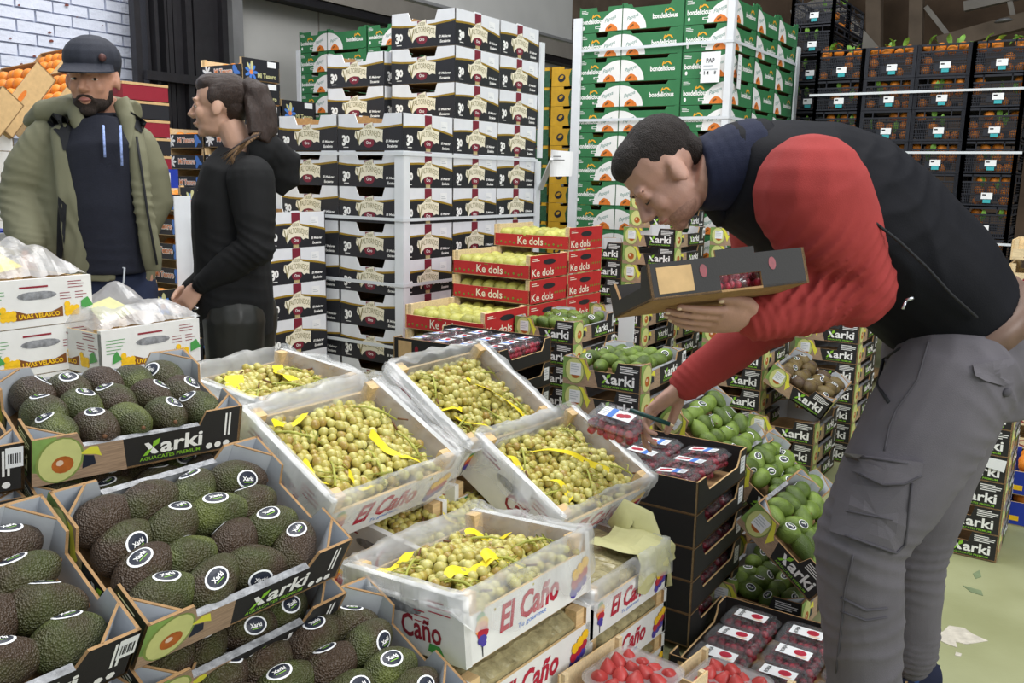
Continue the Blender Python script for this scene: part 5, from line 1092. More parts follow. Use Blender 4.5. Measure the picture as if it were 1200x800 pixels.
# ------------------------------------------------------------------ people
def remeshed(name, mb, voxel, smooth=4, disp=None):
    """Union of closed overlapping shapes into one continuous surface (voxel remesh, smoothed, optional folds)."""
    o = bpy.data.objects.new('tmp', mb.mesh('tmp')); COL.objects.link(o)
    m = o.modifiers.new('r', 'REMESH'); m.mode = 'VOXEL'; m.voxel_size = voxel; m.use_smooth_shade = True
    s = o.modifiers.new('s', 'SMOOTH'); s.factor = .5; s.iterations = smooth
    me = bpy.data.meshes.new_from_object(o.evaluated_get(bpy.context.evaluated_depsgraph_get())); me.name = name
    bpy.data.objects.remove(o)
    if disp:
        co = [v.co.copy() for v in me.vertices]; no = [v.normal.copy() for v in me.vertices]
        for i, v in enumerate(me.vertices): v.co = co[i] + no[i] * disp(co[i])
    for p in me.polygons: p.use_smooth = True
    me.materials.clear(); me.materials.append(MATS[mb.names[0]]); me.update(); return me
def head_frame(center, fwd, up):
    f = Vector(fwd).normalized(); u = Vector(up); u = (u - f * u.dot(f)).normalized(); l = u.cross(f); return Matrix.Translation(Vector(center)) @ Matrix((f, l, u)).transposed().to_4x4()
def xe(mb, M, c, r, m, rot=None, nu=16, nv=10):
    R3 = M.to_3x3(); mb.ell(M @ Vector(c), r, m, (R3 @ rot.to_matrix()) if rot else R3, nu, nv)
def xt(mb, M, pts, rad, n, m, side=None):
    mb.tube([M @ Vector(p) for p in pts], rad, n, m, side=(M.to_3x3() @ Vector(side)) if side else None)
def head_prims(mb, M, m, nose=1.0, neck=((-.035, 0, -.06), (-.05, 0, -.15)), nr=(.056, .06), jaw=1.0):
    xe(mb, M, (-.012, 0, .035), (.098, .077, .083), m); xe(mb, M, (.022, 0, -.03), (.070, .062 * jaw, .085), m); xe(mb, M, (.03, 0, -.078), (.055, .052 * jaw, .036), m); xe(mb, M, (.07, 0, -.098), (.02, .024, .017), m)
    xt(mb, M, [(.086, 0, .016), (.097, 0, -.005), (.108 + .006 * nose, 0, -.030), (.098, 0, -.04)], [.008, .009, .0125, .008], 10, m)
    for s in (-1, 1):
        xe(mb, M, (.098, s * .012, -.034), (.011, .0085, .008), m); xe(mb, M, (.064, s * .036, -.026), (.022, .02, .026), m); xe(mb, M, (.078, s * .03, .025), (.014, .024, .009), m); xe(mb, M, (.076, s * .031, .006), (.012, .016, .010), m)
        xe(mb, M, (-.008, s * .077, -.008), (.021, .008, .033), m, Euler((0, -.25, s * .35))); xe(mb, M, (.004, s * .074, -.014), (.012, .01, .016), m)
    xe(mb, M, (.088, 0, -.062), (.012, .024, .007), m); xe(mb, M, (.085, 0, -.073), (.011, .02, .007), m)
    xt(mb, M, [neck[0], neck[1]], [nr[0], nr[1]], 16, m)
def face_parts(root, M, lids=True, brow='hair_black', lipm='lip', open_=.5, look=.002):
    for s in (-1, 1):
        e = MB(); xe(e, M, (.0775, s * .031, -.0015 + open_ * .001), (.0095, .012, .0035 + .005 * open_), 'eye_white', None, 12, 8); eo = obj('eye', e, root)
        i = MB(); xe(i, M, (.0848, s * .031 + look, -.0015 + open_ * .001), (.0035, .0055, .0033 + .004 * open_), 'eye_dark', None, 10, 6); obj('iris', i, eo)
        b = MB(); xt(b, M, [(.090, s * .014, .024), (.091, s * .03, .029), (.078, s * .05, .023)], [.003, .0042, .0024], 6, brow); obj('eyebrow', b, root)
    l = MB(); xt(l, M, [(.086, -.022, -.066), (.098, -.008, -.063), (.098, .008, -.063), (.086, .022, -.066)], [.002, .0042, .0042, .002], 8, lipm); xt(l, M, [(.086, -.02, -.068), (.096, 0, -.0715), (.086, .02, -.068)], [.002, .0045, .002], 8, lipm); obj('lips', l, root)
def limb(mb, pts, rad, m, n=14, side=None): mb.tube(pts, rad, n, m, side=side); [mb.ell(pts[i], (rad[i] if not isinstance(rad[i], (tuple, list)) else min(rad[i])), m, nu=12, nv=8) for i in range(len(pts))]
def hand(mb, wrist, fwd, palm_n, m, curl=(.5, .5, .5, .5), spread=.06, sc=1.0, thumb=(.6, .5), flip=1):
    """Palm, four jointed fingers of different length and a thumb from the side of the palm. flip=+1: thumb on fwd x palm_n side."""
    W_ = Vector(wrist); f = Vector(fwd).normalized(); n = Vector(palm_n); n = (n - f * n.dot(f)).normalized(); s = f.cross(n) * flip
    P = lambda a, b, c: W_ + (f * a + s * b + n * c) * sc
    mb.tube([P(-.02, 0, 0), P(.02, 0, 0), P(.05, .002, 0), P(.085, .0, 0)], [(.026 * sc, .02 * sc), (.033 * sc, .018 * sc), (.041 * sc, .016 * sc), (.04 * sc, .012 * sc)], 16, m, side=s)
    tips = []
    for k, (b, l0, r0) in enumerate(((.031, .040, .0095), (.011, .045, .0098), (-.010, .041, .0094), (-.030, .033, .0083))):
        a = 0.0; c = curl[k]; d = (f * math.cos(spread * (1.5 - k)) + s * math.sin(spread * (1.5 - k)) * .6).normalized(); p = P(.07, b, 0); pts = [p, P(.088, b, 0)]; ang = 0
        cur = pts[-1]
        for seg, ln in enumerate((l0, l0 * .66, l0 * .52)):
            ang += c * (.75 if seg == 0 else 1.0); dd = d * math.cos(ang) + n * math.sin(ang); cur = cur + dd * ln * sc; pts.append(cur)
        rr = [r0 * .86 * sc * q for q in (1.05, 1.08, .98, .9, .78)]; mb.tube(pts, rr, 10, m); [mb.ell(q, r_, m, nu=10, nv=6) for q, r_ in zip(pts[1:], rr[1:])]; tips.append((pts[-1], dd, rr[-1]))
    o, c = thumb; p0 = P(.012, .022, .002); p1 = P(.035, .034 + .018 * o, .006 + .01 * c); p2 = p1 + (f * .034 + s * (.022 * o) + n * .02 * c) * sc; p3 = p2 + (f * .028 + s * (.004 * o) + n * .016 * c) * sc
    mb.tube([p0, p1, p2, p3], [.015 * sc, .0128 * sc, .0108 * sc, .0088 * sc], 10, m); [mb.ell(q, r_, m, nu=10, nv=6) for q, r_ in ((p1, .0128 * sc), (p2, .0108 * sc), (p3, .0088 * sc))]; tips.append((p3, (p3 - p2).normalized(), .0088 * sc)); return tips, n
def nails(root, tips, n, m='pit_shine'):
    for (p, d, r_) in tips:
        e = MB(); side = d.cross(n).normalized(); c = p - n * r_ * .72 + d * r_ * .2; e.ell(c, (r_ * .75, r_ * .62, r_ * .3), m, Matrix((d, side, n)).transposed(), 8, 6); obj('fingernail', e, root)
def folds(parts, base=.0018, sc=14):
    """Cloth relief: soft noise plus compressed ridges near given points (p, axis, radius, amp, freq)."""
    def fn(co):
        d = base * noise.noise(co * sc) + base * .6 * noise.noise(co * sc * 2.3)
        for (p, ax, rad, amp, fr) in parts:
            q = co - p; w = max(0.0, 1 - q.length / rad)
            if w > 0: d += amp * w * (1.0 - 2.0 * abs(math.sin(q.dot(ax) * fr * 1.25 + 3.0 * noise.noise(co * 7))) ** .7)
        return d
    return fn
def line_tube(root, name, pts, r_, m):
    b = MB(); b.tube(pts, r_, 6, m); return obj(name, b, root)

# ---- the bending man in the navy vest ------------------------------------------------
man = bpy.data.objects.new('person', None); COL.objects.link(man); tag(man, 'person bending in navy vest, red sleeves and grey cargo trousers, reaching for a punnet', 'person')
Yc = 1.90
hipN = at_y(1118, 440, 1.80); hipF = at_y(1122, 440, 2.02); kneN = at_y(1006, 640, 1.74); ankN = at_y(1012, 905, 1.74); ankN.z = .10; kneF = at_y(1068, 650, 2.06); ankF = at_y(1064, 792, 2.10)
pel = at_y(1120, 400, 1.91); wai = at_y(1078, 325, 1.91); che = at_y(975, 245, 1.90); upc = at_y(890, 210, 1.89); nek = at_y(842, 205, 1.87)
shN = at_y(930, 232, 1.74); elN = at_y(1000, 335, 1.75); wrN = at_y(884, 374, 1.72); shF = at_y(900, 240, 2.08); elF = at_y(905, 375, 2.12); wrF = at_y(800, 452, 2.16)
hc = at_y(780, 202, 1.86); hfw = (at_y(747, 245, 1.85) - hc).normalized(); hup = at_y(728, 166, 1.86) - hc
HM = head_frame(hc, hfw, hup) @ Matrix.Diagonal((.89, .89, .89, 1))
bd = MB(); head_prims(bd, HM, 'skin_c', 1.0, ((-.04, 0, -.05), (-.075, 0, -.12)), (.06, .066))
xt(bd, HM, [(-.05, 0, -.08), tuple(HM.inverted() @ nek)], [.062, .07], 16, 'skin_c'); limb(bd, [nek, upc, che, wai, pel], [.06, .085, .10, .10, .10], 'skin_c')
for (a, b, c) in ((hipN, kneN, ankN), (hipF, kneF, ankF)): limb(bd, [pel, a, b, c], [.1, .085, .055, .04], 'skin_c')
for (a, b, c) in ((shN, elN, wrN), (shF, elF, wrF)): limb(bd, [upc, a, b, c], [.06, .05, .04, .03], 'skin_c')
hb = at_y(795, 376, 1.66)   # supporting hand below the held tray
tipsN, nN = hand(bd, wrN, hb - wrN, Vector((.05, .75, .75)), 'skin_c', (.05, .09, .15, .24), .05, 1.06, (.45, .1), -1)
grab = at_y(752, 490, 2.17); tipsF, nF = hand(bd, wrF, grab - wrF, Vector((-.42, -.15, -.9)), 'skin_c', (.42, .55, .7, .8), .05, 1.12, (.5, .9), -1)
for a_ in (ankN, ankF): bd.tube([a_ + Vector((.03, 0, -.05)), a_ + Vector((-.06, 0, -.06)), a_ + Vector((-.16, 0, -.075))], [.04, .04, .03], 12, 'skin_c')
body = obj('body', remeshed('body', bd, .0042, 3), man)
nails(man, tipsN, nN); nails(man, tipsF, nF)
for s in (-1, 1):
    b = MB(); xt(b, HM, [(.087, s * .014, .022), (.0875, s * .03, .027), (.075, s * .05, .021)], [.002, .0034, .002], 6, 'hair_short'); obj('eyebrow', b, man)
    b = MB(); xt(b, HM, [(.088, s * .020, -.004), (.0895, s * .031, -.007), (.081, s * .044, -.005)], [.001, .0022, .001], 6, 'eye_dark'); obj('eyelashes', b, man)
l = MB(); xt(l, HM, [(.086, -.022, -.066), (.097, -.008, -.063), (.097, .008, -.063), (.086, .022, -.066)], [.002, .004, .004, .002], 8, 'lip'); obj('lips', l, man)
hr = MB(); xe(hr, HM, (-.024, 0, .046), (.0935, .0795, .0795), 'hair_short'); xe(hr, HM, (-.074, 0, -.008), (.034, .060, .058), 'hair_short'); xe(hr, HM, (.016, 0, .080), (.070, .062, .044), 'hair_short')
obj('hair', remeshed('hair', hr, .004, 3, lambda c: .0012 * noise.noise(c * 160)), man)
sb = MB(); xe(sb, HM, (.034, 0, -.078), (.0555, .0535, .035), 'stubble'); xe(sb, HM, (.07, 0, -.099), (.0205, .0255, .0175), 'stubble'); obj('stubble', remeshed('stubble', sb, .004, 2), man)
# blue neck warmer and vest collar
ndir = (nek - (HM @ Vector((-.03, 0, -.06)))).normalized(); n0 = HM @ Vector((-.045, 0, -.065))
cl = MB(); cl.tube([n0 - ndir * .005, n0 + ndir * .03, n0 + ndir * .07, n0 + ndir * .12], [(.074, .072), (.086, .084), (.098, .094), (.108, .1)], 24, 'collar_blue'); obj('neck_warmer', remeshed('neck_warmer', cl, .006, 2, folds([(n0 + ndir * .05, ndir, .12, .003, 140)])), man)
vc = MB(); n1 = n0 + ndir * .062; vc.tube([n1, n1 + ndir * .04, n1 + ndir * .085], [(.096, .094), (.102, .10), (.10, .098)], 24, 'vest_navy'); vc.tube([n1 + hfw * .07, n1 + hfw * .09 - hup.normalized() * .05, n1 + hfw * .06 - hup.normalized() * .09 + ndir * .05], [(.03, .014), (.03, .016), (.03, .016)], 12, 'vest_navy'); obj('vest_collar', remeshed('vest_collar', vc, .006, 2), man)
# red jumper sleeves
def sleeve(name, a, b, c, rs, lab, fold):
    q = MB(); sdir = (c - b).normalized(); cuff = c - sdir * .012; mid1 = a.lerp(b, .5); mid2 = b.lerp(c, .45)
    limb(q, [a, mid1, b, mid2, cuff], rs, 'red_knit', 32); return obj(name, remeshed(name, q, .0055, 10, folds(fold, .0022, 11)), man)
ua = (elN - shN).normalized(); fa = (wrN - elN).normalized()
shN2 = shN + Vector((.03, -.0, .012))
sleeve('sleeve', shN2, elN, wrN, [.112, .102, .085, .068, .050], 'red sleeve', [(elN + Vector((-.05, -.05, .0)), (ua - fa * .3).normalized(), .15, .0075, 110), (wrN, fa, .1, .004, 150), (shN.lerp(elN, .6) + Vector((-.06, -.05, -.02)), (ua + Vector((.3, 0, .3))).normalized(), .14, .005, 85), (elN.lerp(wrN, .5), (fa + Vector((0, 0, .4))).normalized(), .12, .005, 100)])
sleeve('sleeve', shF, elF, wrF, [.10, .08, .068, .055, .045], 'red sleeve', [(elF, (wrF - elF).normalized(), .12, .005, 90), (wrF, (wrF - elF).normalized(), .1, .003, 130)])
# navy vest: deep tube along the bent back
ax_t = (pel - nek).normalized(); upn = Vector((0, 0, 1)); upn = (upn - ax_t * upn.dot(ax_t)).normalized()
vs_ = MB(); sd_ = Vector((0, 1, 0))
hem = at_y(1128, 388, 1.91)
vs_.tube([nek.lerp(upc, .15) + UP * .0, upc + UP * -.005, at_y(940, 228, 1.9), che + UP * .0, at_y(1030, 285, 1.9), at_y(1080, 326, 1.9), at_y(1112, 363, 1.91)], [(.11, .10), (.185, .128), (.20, .162), (.20, .178), (.195, .168), (.195, .152), (.192, .14)], 28, 'vest_navy', side=sd_)
vest = obj('vest', remeshed('vest', vs_, .007, 8, folds([(at_y(1055, 235, 1.75), Vector((.6, 0, -.8)), .16, .0035, 48), (at_y(1085, 290, 1.72), Vector((.8, 0, .5)), .16, .003, 40), (at_y(1010, 185, 1.75), Vector((.9, 0, -.3)), .14, .0035, 52)], .004, 6)), man)
# seam, side zip pull, shoulder trim ring
seam = [at_y(x, y, yy) for x, y, yy in ((1022, 258, 1.668), (1055, 284, 1.672), (1085, 312, 1.68), (1115, 345, 1.69), (1145, 372, 1.705))]
line_tube(vest, 'seam', seam, .003, 'black_cloth')
zp = MB(); zz_ = at_y(1062, 352, 1.69); zp.tube([zz_, zz_ + Vector((-.008, -.006, -.016))], .003, 6, 'metal_ring'); zp.tube([zz_ + Vector((.012, -.002, .006)), zz_], .0035, 6, 'metal_ring'); obj('zip_pull', zp, vest)
# trousers
tr_ = MB()
tr_.tube([at_y(1118, 386, 1.91), at_y(1122, 418, 1.91), at_y(1114, 475, 1.91)], [(.185, .135), (.19, .15), (.165, .145)], 24, 'cargo_grey', side=(0, 1, 0))
limb(tr_, [hipN, hipN.lerp(kneN, .35), hipN.lerp(kneN, .7), kneN, kneN.lerp(ankN, .3), kneN.lerp(ankN, .7), ankN + UP * .04], [.128, .122, .108, .094, .086, .076, .064], 'cargo_grey', 20)
limb(tr_, [hipF, hipF.lerp(kneF, .4), kneF, kneF.lerp(ankF, .4), ankF.lerp(kneF, .22), ankF + UP * .03], [.128, .106, .084, .074, .07, .05], 'cargo_grey', 20)
lgn = (kneN - hipN).normalized()
trousers = obj('trousers', remeshed('trousers', tr_, .007, 4, folds([(kneN + UP * .02, (UP + Vector((.3, 0, 0))).normalized(), .16, .006, 75), (hipN.lerp(kneN, .4) + Vector((.1, 0, 0)), (lgn + Vector((.5, 0, .3))).normalized(), .15, .006, 70), (ankF + UP * .08, UP, .12, .006, 120), (kneF, UP, .15, .005, 80), (kneN.lerp(ankN, .5), (UP + Vector((-.4, 0, 0))).normalized(), .2, .004, 55), (hipN + Vector((.06, -.1, .0)), (UP + Vector((1, 0, 0))).normalized(), .13, .004, 60)], .003, 8)), man)
# cargo pocket with flap, belt, seams
def patch_on(name, px, y, off, m, parent, th=.006):
    """A raised cloth piece laid on the near side of the trousers: outline in pixels, cast onto the trouser surface."""
    me = trousers.data; bvh_ = BVH_TR; b = MB(); top = []; bot = []
    n_ = len(px); c_ = (sum(p[0] for p in px) / n_, sum(p[1] for p in px) / n_)
    rings = [px] + [[(c_[0] + (x - c_[0]) * q, c_[1] + (y_ - c_[1]) * q) for x, y_ in px] for q in (.66, .33)]
    allr = []
    for rg_ in rings:
        r2 = []
        for (x, y_) in rg_:
            d = ray(x, y_).normalized(); h, nn, i_, ds = bvh_.ray_cast(CAM, d)
            if h is None: h = at_y(x, y_, y)
            r2.append((h - d * off, h + d * .01))
        allr.append(r2)
    ctr = bvh_.ray_cast(CAM, ray(*c_).normalized())[0]; ctr = (ctr if ctr else at_y(*c_, y)) - ray(*c_).normalized() * off
    for k in range(2):
        for i in range(n_): j = (i + 1) % n_; b.poly([allr[k][i][0], allr[k][j][0], allr[k + 1][j][0], allr[k + 1][i][0]], m, True)
    for i in range(n_): j = (i + 1) % n_; b.poly([allr[2][i][0], allr[2][j][0], ctr], m, True); b.poly([allr[0][i][0], allr[0][i][1], allr[0][j][1], allr[0][j][0]], m, False)
    return obj(name, b, parent)
BVH_TR = BVHTree.FromPolygons([v.co for v in trousers.data.vertices], [tuple(p.vertices) for p in trousers.data.polygons])
def densify(px, k=4): return [(px[i][0] + (px[(i + 1) % len(px)][0] - px[i][0]) * t / k, px[i][1] + (px[(i + 1) % len(px)][1] - px[i][1]) * t / k) for i in range(len(px)) for t in range(k)]
patch_on('cargo_pocket', densify([(984, 548), (1070, 560), (1062, 638), (1050, 648), (972, 622)]), 1.66, .008, 'cargo_grey', trousers)
patch_on('pocket_flap', densify([(988, 530), (1083, 542), (1080, 556), (1060, 566), (1035, 567), (998, 551)]), 1.66, .016, 'cargo_grey', trousers)
patch_on('rear_pocket_flap', densify([(1140, 427), (1188, 419), (1188, 448), (1176, 452), (1155, 446), (1143, 440)]), 1.66, .008, 'cargo_grey', trousers)
bt_ = bvh = BVH_TR.ray_cast(CAM, ray(1180, 460).normalized())[0]
if bt_: e = MB(); e.ell(bt_ - ray(1180, 460).normalized() * .004, (.009, .004, .009), 'seam_grey', nu=12, nv=6); obj('button', e, trousers)
def surf_line(name, px, m, r_=.0022, off=.001):
    pts = []
    for i in range(len(px) - 1):
        for t in range(5):
            x = px[i][0] + (px[i + 1][0] - px[i][0]) * t / 5; y = px[i][1] + (px[i + 1][1] - px[i][1]) * t / 5; d = ray(x, y).normalized(); h = BVH_TR.ray_cast(CAM, d)[0]
            if h: pts.append(h - d * off)
    if len(pts) > 2: line_tube(trousers, name, pts, r_, m)
surf_line('seam', [(1088, 400), (1075, 445), (1050, 480), (1042, 500), (1035, 535)], 'seam_grey'); surf_line('seam', [(1055, 408), (1030, 425), (1024, 445), (1046, 478)], 'black_cloth', .004); surf_line('seam', [(1000, 650), (990, 690), (985, 740), (978, 800)], 'seam_grey'); surf_line('seam', [(985, 700), (1015, 715), (1046, 712)], 'seam_grey', .003); surf_line('seam', [(985, 716), (1015, 727), (1046, 722)], 'seam_grey')
surf_line('seam', [(990, 533), (1083, 545)], 'seam_grey', .0025, .016); surf_line('seam', [(1081, 557), (1060, 567), (1035, 568), (1000, 552)], 'seam_grey', .0025, .016); surf_line('seam', [(1069, 566), (1061, 638), (1050, 648), (975, 622)], 'seam_grey', .0028, .009); surf_line('seam', [(978, 596), (1063, 612)], 'seam_grey', .002, .009)
bl_ = MB(); b0 = at_y(1130, 388, 1.91); bl_.tube([at_y(1114, 368, 1.91), at_y(1128, 388, 1.91)], [(.197, .146), (.198, .148)], 28, 'belt_leather', side=(0, 1, 0)); obj('belt', bl_, man)
for (a_, nm) in ((ankN, 'near'), (ankF, 'far')):
    sk = MB(); sk.tube([a_ + UP * .05, a_ + UP * .0, a_ - UP * .05], [.043, .042, .046], 14, 'sock_blue'); obj('sock', sk, man)
    sh_ = MB(); z0 = a_.z; sh_.tube([a_ + Vector((.075, 0, -z0 + .045)), a_ + Vector((0, 0, -z0 + .055)), a_ + Vector((-.09, 0, -z0 + .045)), a_ + Vector((-.18, 0, -z0 + .033))], [(.036, .04), (.042, .052), (.044, .042), (.03, .028)], 16, 'collar_blue', side=(0, 1, 0)); obj('shoe', remeshed('shoe', sh_, .006, 2), man)
    so = MB(); so.tube([a_ + Vector((.085, 0, -z0 + .012)), a_ + Vector((-.09, 0, -z0 + .012)), a_ + Vector((-.2, 0, -z0 + .012))], [(.036, .012), (.046, .012), (.03, .012)], 16, 'white_plastic', side=(0, 1, 0)); obj('shoe_sole', so, man)
# marker pen in the reaching hand and the punnet it lifts
pn = MB(); pa = at_y(738, 480, 2.11); pb = at_y(785, 497, 2.10); pn.tube([pa, pb], .0055, 10, 'pen_green'); pn.tube([pb, pb + (pb - pa).normalized() * .012], [.0045, .001], 8, 'pale_wood'); tag(obj('marker_pen', pn), 'dark green pen held in the reaching hand', 'pen')
pm_ = head_frame(at_y(722, 508, 2.16), (.8, -.5, -.12), (.15, -.35, 1)); o = put('punnet_b', pm_, 'raspberry punnet being lifted by the reaching hand', 'punnet')
# held black tray
hm = Matrix.Translation(Vector((.367, 1.66, 1.078))) @ Euler((R(-17.1), R(-5.8), R(12.6)), 'XYZ').to_matrix().to_4x4()
def held():
    L, W, h = .30, .225, .0645; F4 = faces4(L, W); mb = MB(); mb.box(-L / 2, L / 2, -W / 2, W / 2, 0, .004, 'kraft')
    wall(mb, F4['front'], [(0, 0), (.435 * L, 0), (.435 * L, .030), (.70 * L, .030), (.70 * L, 0), (L, 0), (L, h), (.68 * L, h), (.68 * L, h + .012), (.43 * L, h + .012), (.43 * L, h), (0, h)], .005, 'black_card', 'black_card', 'kraft'); wall(mb, F4['back'], [(0, 0), (L, 0), (L, h), (0, h)], .005, 'black_card', 'black_card', 'kraft')
    for n in ('left', 'right'): wall(mb, F4[n], [(0, 0), (W, 0), (W, h), (W - .03, h), (W - .05, .03), (.05, .03), (.03, h), (0, h)], .005, 'black_card', 'black_card', 'kraft')
    o = obj('berry_tray', mb, mw=hm); tag(o, 'black berry tray held up on the near hand of the bending person', 'tray')
    p = MB(); f = F4['front']; rect(p, f, .05 * L, .009, .27 * L, .056, 'kraft_light', .0008); obj('kraft_label', p, o); p = MB()
    for u in (.34, .78): oval(p, f, u * L, .042, .007, .012, 'rasp_dark', .0008, 12)
    obj('hand_hole', p, o)
    for (x, y) in ((-.085, -.05), (.01, -.05), (.105, -.05)):
        q = put('punnet', hm @ Matrix.Translation((x * .95, y, .006)) @ Matrix.Diagonal((.64, .9, .8, 1)), 'raspberry punnet inside the tray held by the bending person', 'punnet', 'punnets in the held tray')
held()

# ---- the man in the olive jacket ------------------------------------------------------
m1 = bpy.data.objects.new('person', None); COL.objects.link(m1); tag(m1, 'bearded person in olive jacket, navy jumper and dark cap behind the white boxes', 'person')
y1 = 3.05
hc = at_y(109, 92, y1); HM = head_frame(hc, (at_y(118, 112, y1 - .16) - at_y(109, 97, y1)).normalized(), UP)
HM = head_frame(hc, Vector((.10, -1, -.10)), UP)
nk = at_y(116, 150, y1 + .02); ches = at_y(122, 205, y1 + .02); hipc = at_y(120, 320, y1 + .03); flo = Vector((hipc.x, hipc.y, 0))
sl = at_y(52, 165, y1 + .03); el = at_y(28, 235, y1); wl = at_y(36, 296, y1 - .12); sr = at_y(166, 168, y1 + .06); er = at_y(182, 235, y1 + .08); wr_ = at_y(166, 270, y1 + .05)
bd = MB(); head_prims(bd, HM, 'skin_a', 1.1, ((-.03, 0, -.06), (-.035, 0, -.15)), (.058, .062), 1.03)
limb(bd, [nk, ches + Vector((0, .02, 0)), hipc], [.055, .08, .085], 'skin_a')
for (a, b, c) in ((sl, el, wl), (sr, er, wr_)): limb(bd, [nk.lerp(ches, .5), a + UP * -.02, b, c], [.05, .038, .035, .028], 'skin_a')
for s in (-.1, .1): limb(bd, [hipc + Vector((s, 0, 0)), Vector((hipc.x + s, hipc.y - .01, .48)), Vector((hipc.x + s, hipc.y + .02, .09))], [.08, .05, .04], 'skin_a'); bd.tube([(hipc.x + s, hipc.y + .04, .05), (hipc.x + s, hipc.y - .15, .04)], [.045, .035], 12, 'skin_a')
hand(bd, wl, Vector((.15, -.6, -.8)), Vector((.9, -.2, 0)), 'skin_a', (.3, .35, .4, .45), .04, 1.0, (.4, .5), 1); hand(bd, wr_, Vector((-.9, .1, -.05)), Vector((0, .3, -1)), 'skin_a', (.3, .35, .4, .45), .04, .85, (.2, .3), -1)
obj('body', remeshed('body', bd, .0055, 2), m1); face_parts(m1, HM, brow='hair_black', open_=.35, look=.004)
be = MB(); xe(be, HM, (.036, 0, -.076), (.056, .0565, .036), 'beard'); xe(be, HM, (.072, 0, -.100), (.023, .028, .02), 'beard')
for s in (-1, 1): xe(be, HM, (.02, s * .053, -.05), (.024, .011, .035), 'beard'); xt(be, HM, [(.097, s * .002, -.052), (.094, s * .018, -.056), (.082, s * .03, -.075)], [.005, .006, .006], 8, 'beard')
obj('beard', remeshed('beard', be, .004, 2, lambda c: .001 * noise.noise(c * 150)), m1)
l = MB(); xt(l, HM, [(.094, -.02, -.066), (.104, 0, -.066), (.094, .02, -.066)], [.002, .0045, .002], 8, 'lip'); obj('lower_lip', l, m1)
hr = MB(); xe(hr, HM, (-.03, 0, .03), (.084, .079, .07), 'hair_black'); obj('hair', hr, m1)
cp = MB(); xe(cp, HM, (-.012, 0, .062), (.108, .09, .078), 'cap_cloth'); obj('cap_crown', remeshed('cap', cp, .006, 2), m1); bmx = MB()
for i in range(13):
    a0 = -1.15 + 2.3 * i / 13; a1 = -1.15 + 2.3 * (i + 1) / 13
    def bp(a, k): r0 = (.098, .084); e = .075 * max(0, math.cos(a * 1.2)) * k; return HM @ Vector((-.008 + (r0[0] + e) * math.cos(a), (r0[1] + e * .55) * math.sin(a), .048 - .028 * k * max(.25, math.cos(a)) - .012 * (math.sin(a) ** 2) * k))
    for dz, fl_ in ((.0, 0), (-.004, 1)):
        q = [bp(a0, 0) + UP * dz, bp(a1, 0) + UP * dz, bp(a1, 1) + UP * dz, bp(a0, 1) + UP * dz]; bmx.poly(q if fl_ == 0 else list(reversed(q)), 'cap_cloth', True)
obj('cap_brim', bmx, m1); lp = MB(); xe(lp, HM, (.077, .062, .066), (.008, .013, .014), 'leather_patch', Euler((0, 0, .75)), 4, 4); obj('leather_patch', lp, m1)
jm = MB(); jm.tube([at_y(116, 146, y1 - .02), at_y(120, 175, y1 - .05), at_y(126, 240, y1 - .06), at_y(132, 318, y1 - .05)], [(.085, .07), (.125, .105), (.115, .115), (.115, .11)], 24, 'navy_knit', side=(1, 0, 0)); obj('jumper', remeshed('jumper', jm, .008, 3, folds([(at_y(130, 305, y1 - .1), UP, .12, .004, 80)], .002, 14)), m1)
cj = MB(); cj.tube([HM @ Vector((-.02, 0, -.108)), HM @ Vector((-.02, 0, -.145)), HM @ Vector((-.025, 0, -.19))], [(.08, .075), (.09, .085), (.115, .105)], 20, 'navy_knit'); obj('jumper_collar', remeshed('jumper_collar', cj, .006, 2), m1)
for (a, b) in (((121, 147), (123, 184)), ((141, 147), (143, 194))): line_tube(m1, 'drawstring', [at_y(a[0], a[1], y1 - .145), at_y((a[0] + b[0]) / 2, (a[1] + b[1]) / 2, y1 - .165), at_y(b[0], b[1], y1 - .172)], .0042, 'cord')
jk = MB()   # jacket: shell open at the front, lapels, sleeves
jk.tube([at_y(108, 140, y1 + .05), at_y(110, 152, y1 + .05), at_y(110, 185, y1 + .04), at_y(108, 250, y1 + .03), at_y(110, 326, y1 + .03)], [(.11, .07), (.17, .09), (.205, .115), (.205, .125), (.21, .13)], 24, 'olive_cloth', side=(1, 0, 0))
for pts, rr in (([(72, 150, -.05), (82, 180, -.10), (90, 230, -.135), (103, 290, -.14), (108, 330, -.135)], [(.04, .03), (.055, .03), (.065, .026), (.08, .022), (.085, .016)]), ([(156, 140, -.02), (162, 180, -.08), (168, 240, -.11), (178, 300, -.10), (180, 318, -.09)], [(.028, .03), (.03, .028), (.034, .026), (.034, .02), (.03, .014)])):
    jk.tube([at_y(x, y, y1 + dy) for x, y, dy in pts], rr, 16, 'olive_cloth', side=(1, 0, 0))
limb(jk, [at_y(58, 168, y1 + .03), sl.lerp(el, .5) + Vector((-.005, 0, 0)), el, el.lerp(wl, .5), wl + UP * .035], [.085, .088, .082, .074, .055], 'olive_cloth', 18); limb(jk, [sr + Vector((-.02, 0, -.01)), sr.lerp(er, .5), er, wr_ + UP * .0], [.072, .068, .062, .056], 'olive_cloth', 16)
jkt = obj('jacket', remeshed('jacket', jk, .008, 3, folds([(el, Vector((.3, 0, 1)).normalized(), .18, .007, 75), (wl, Vector((.1, .2, 1)).normalized(), .12, .005, 130), (at_y(80, 270, y1 - .15), Vector((1, 0, .15)).normalized(), .2, .004, 60), (at_y(176, 240, y1 - .08), Vector((.2, 0, 1)).normalized(), .13, .006, 65), (sl, Vector((.6, 0, .8)), .14, .004, 70)], .003, 8)), m1)
BVH_TR_SAVE = BVH_TR; BVH_TR = BVHTree.FromPolygons([v.co for v in jkt.data.vertices], [tuple(p.vertices) for p in jkt.data.polygons])
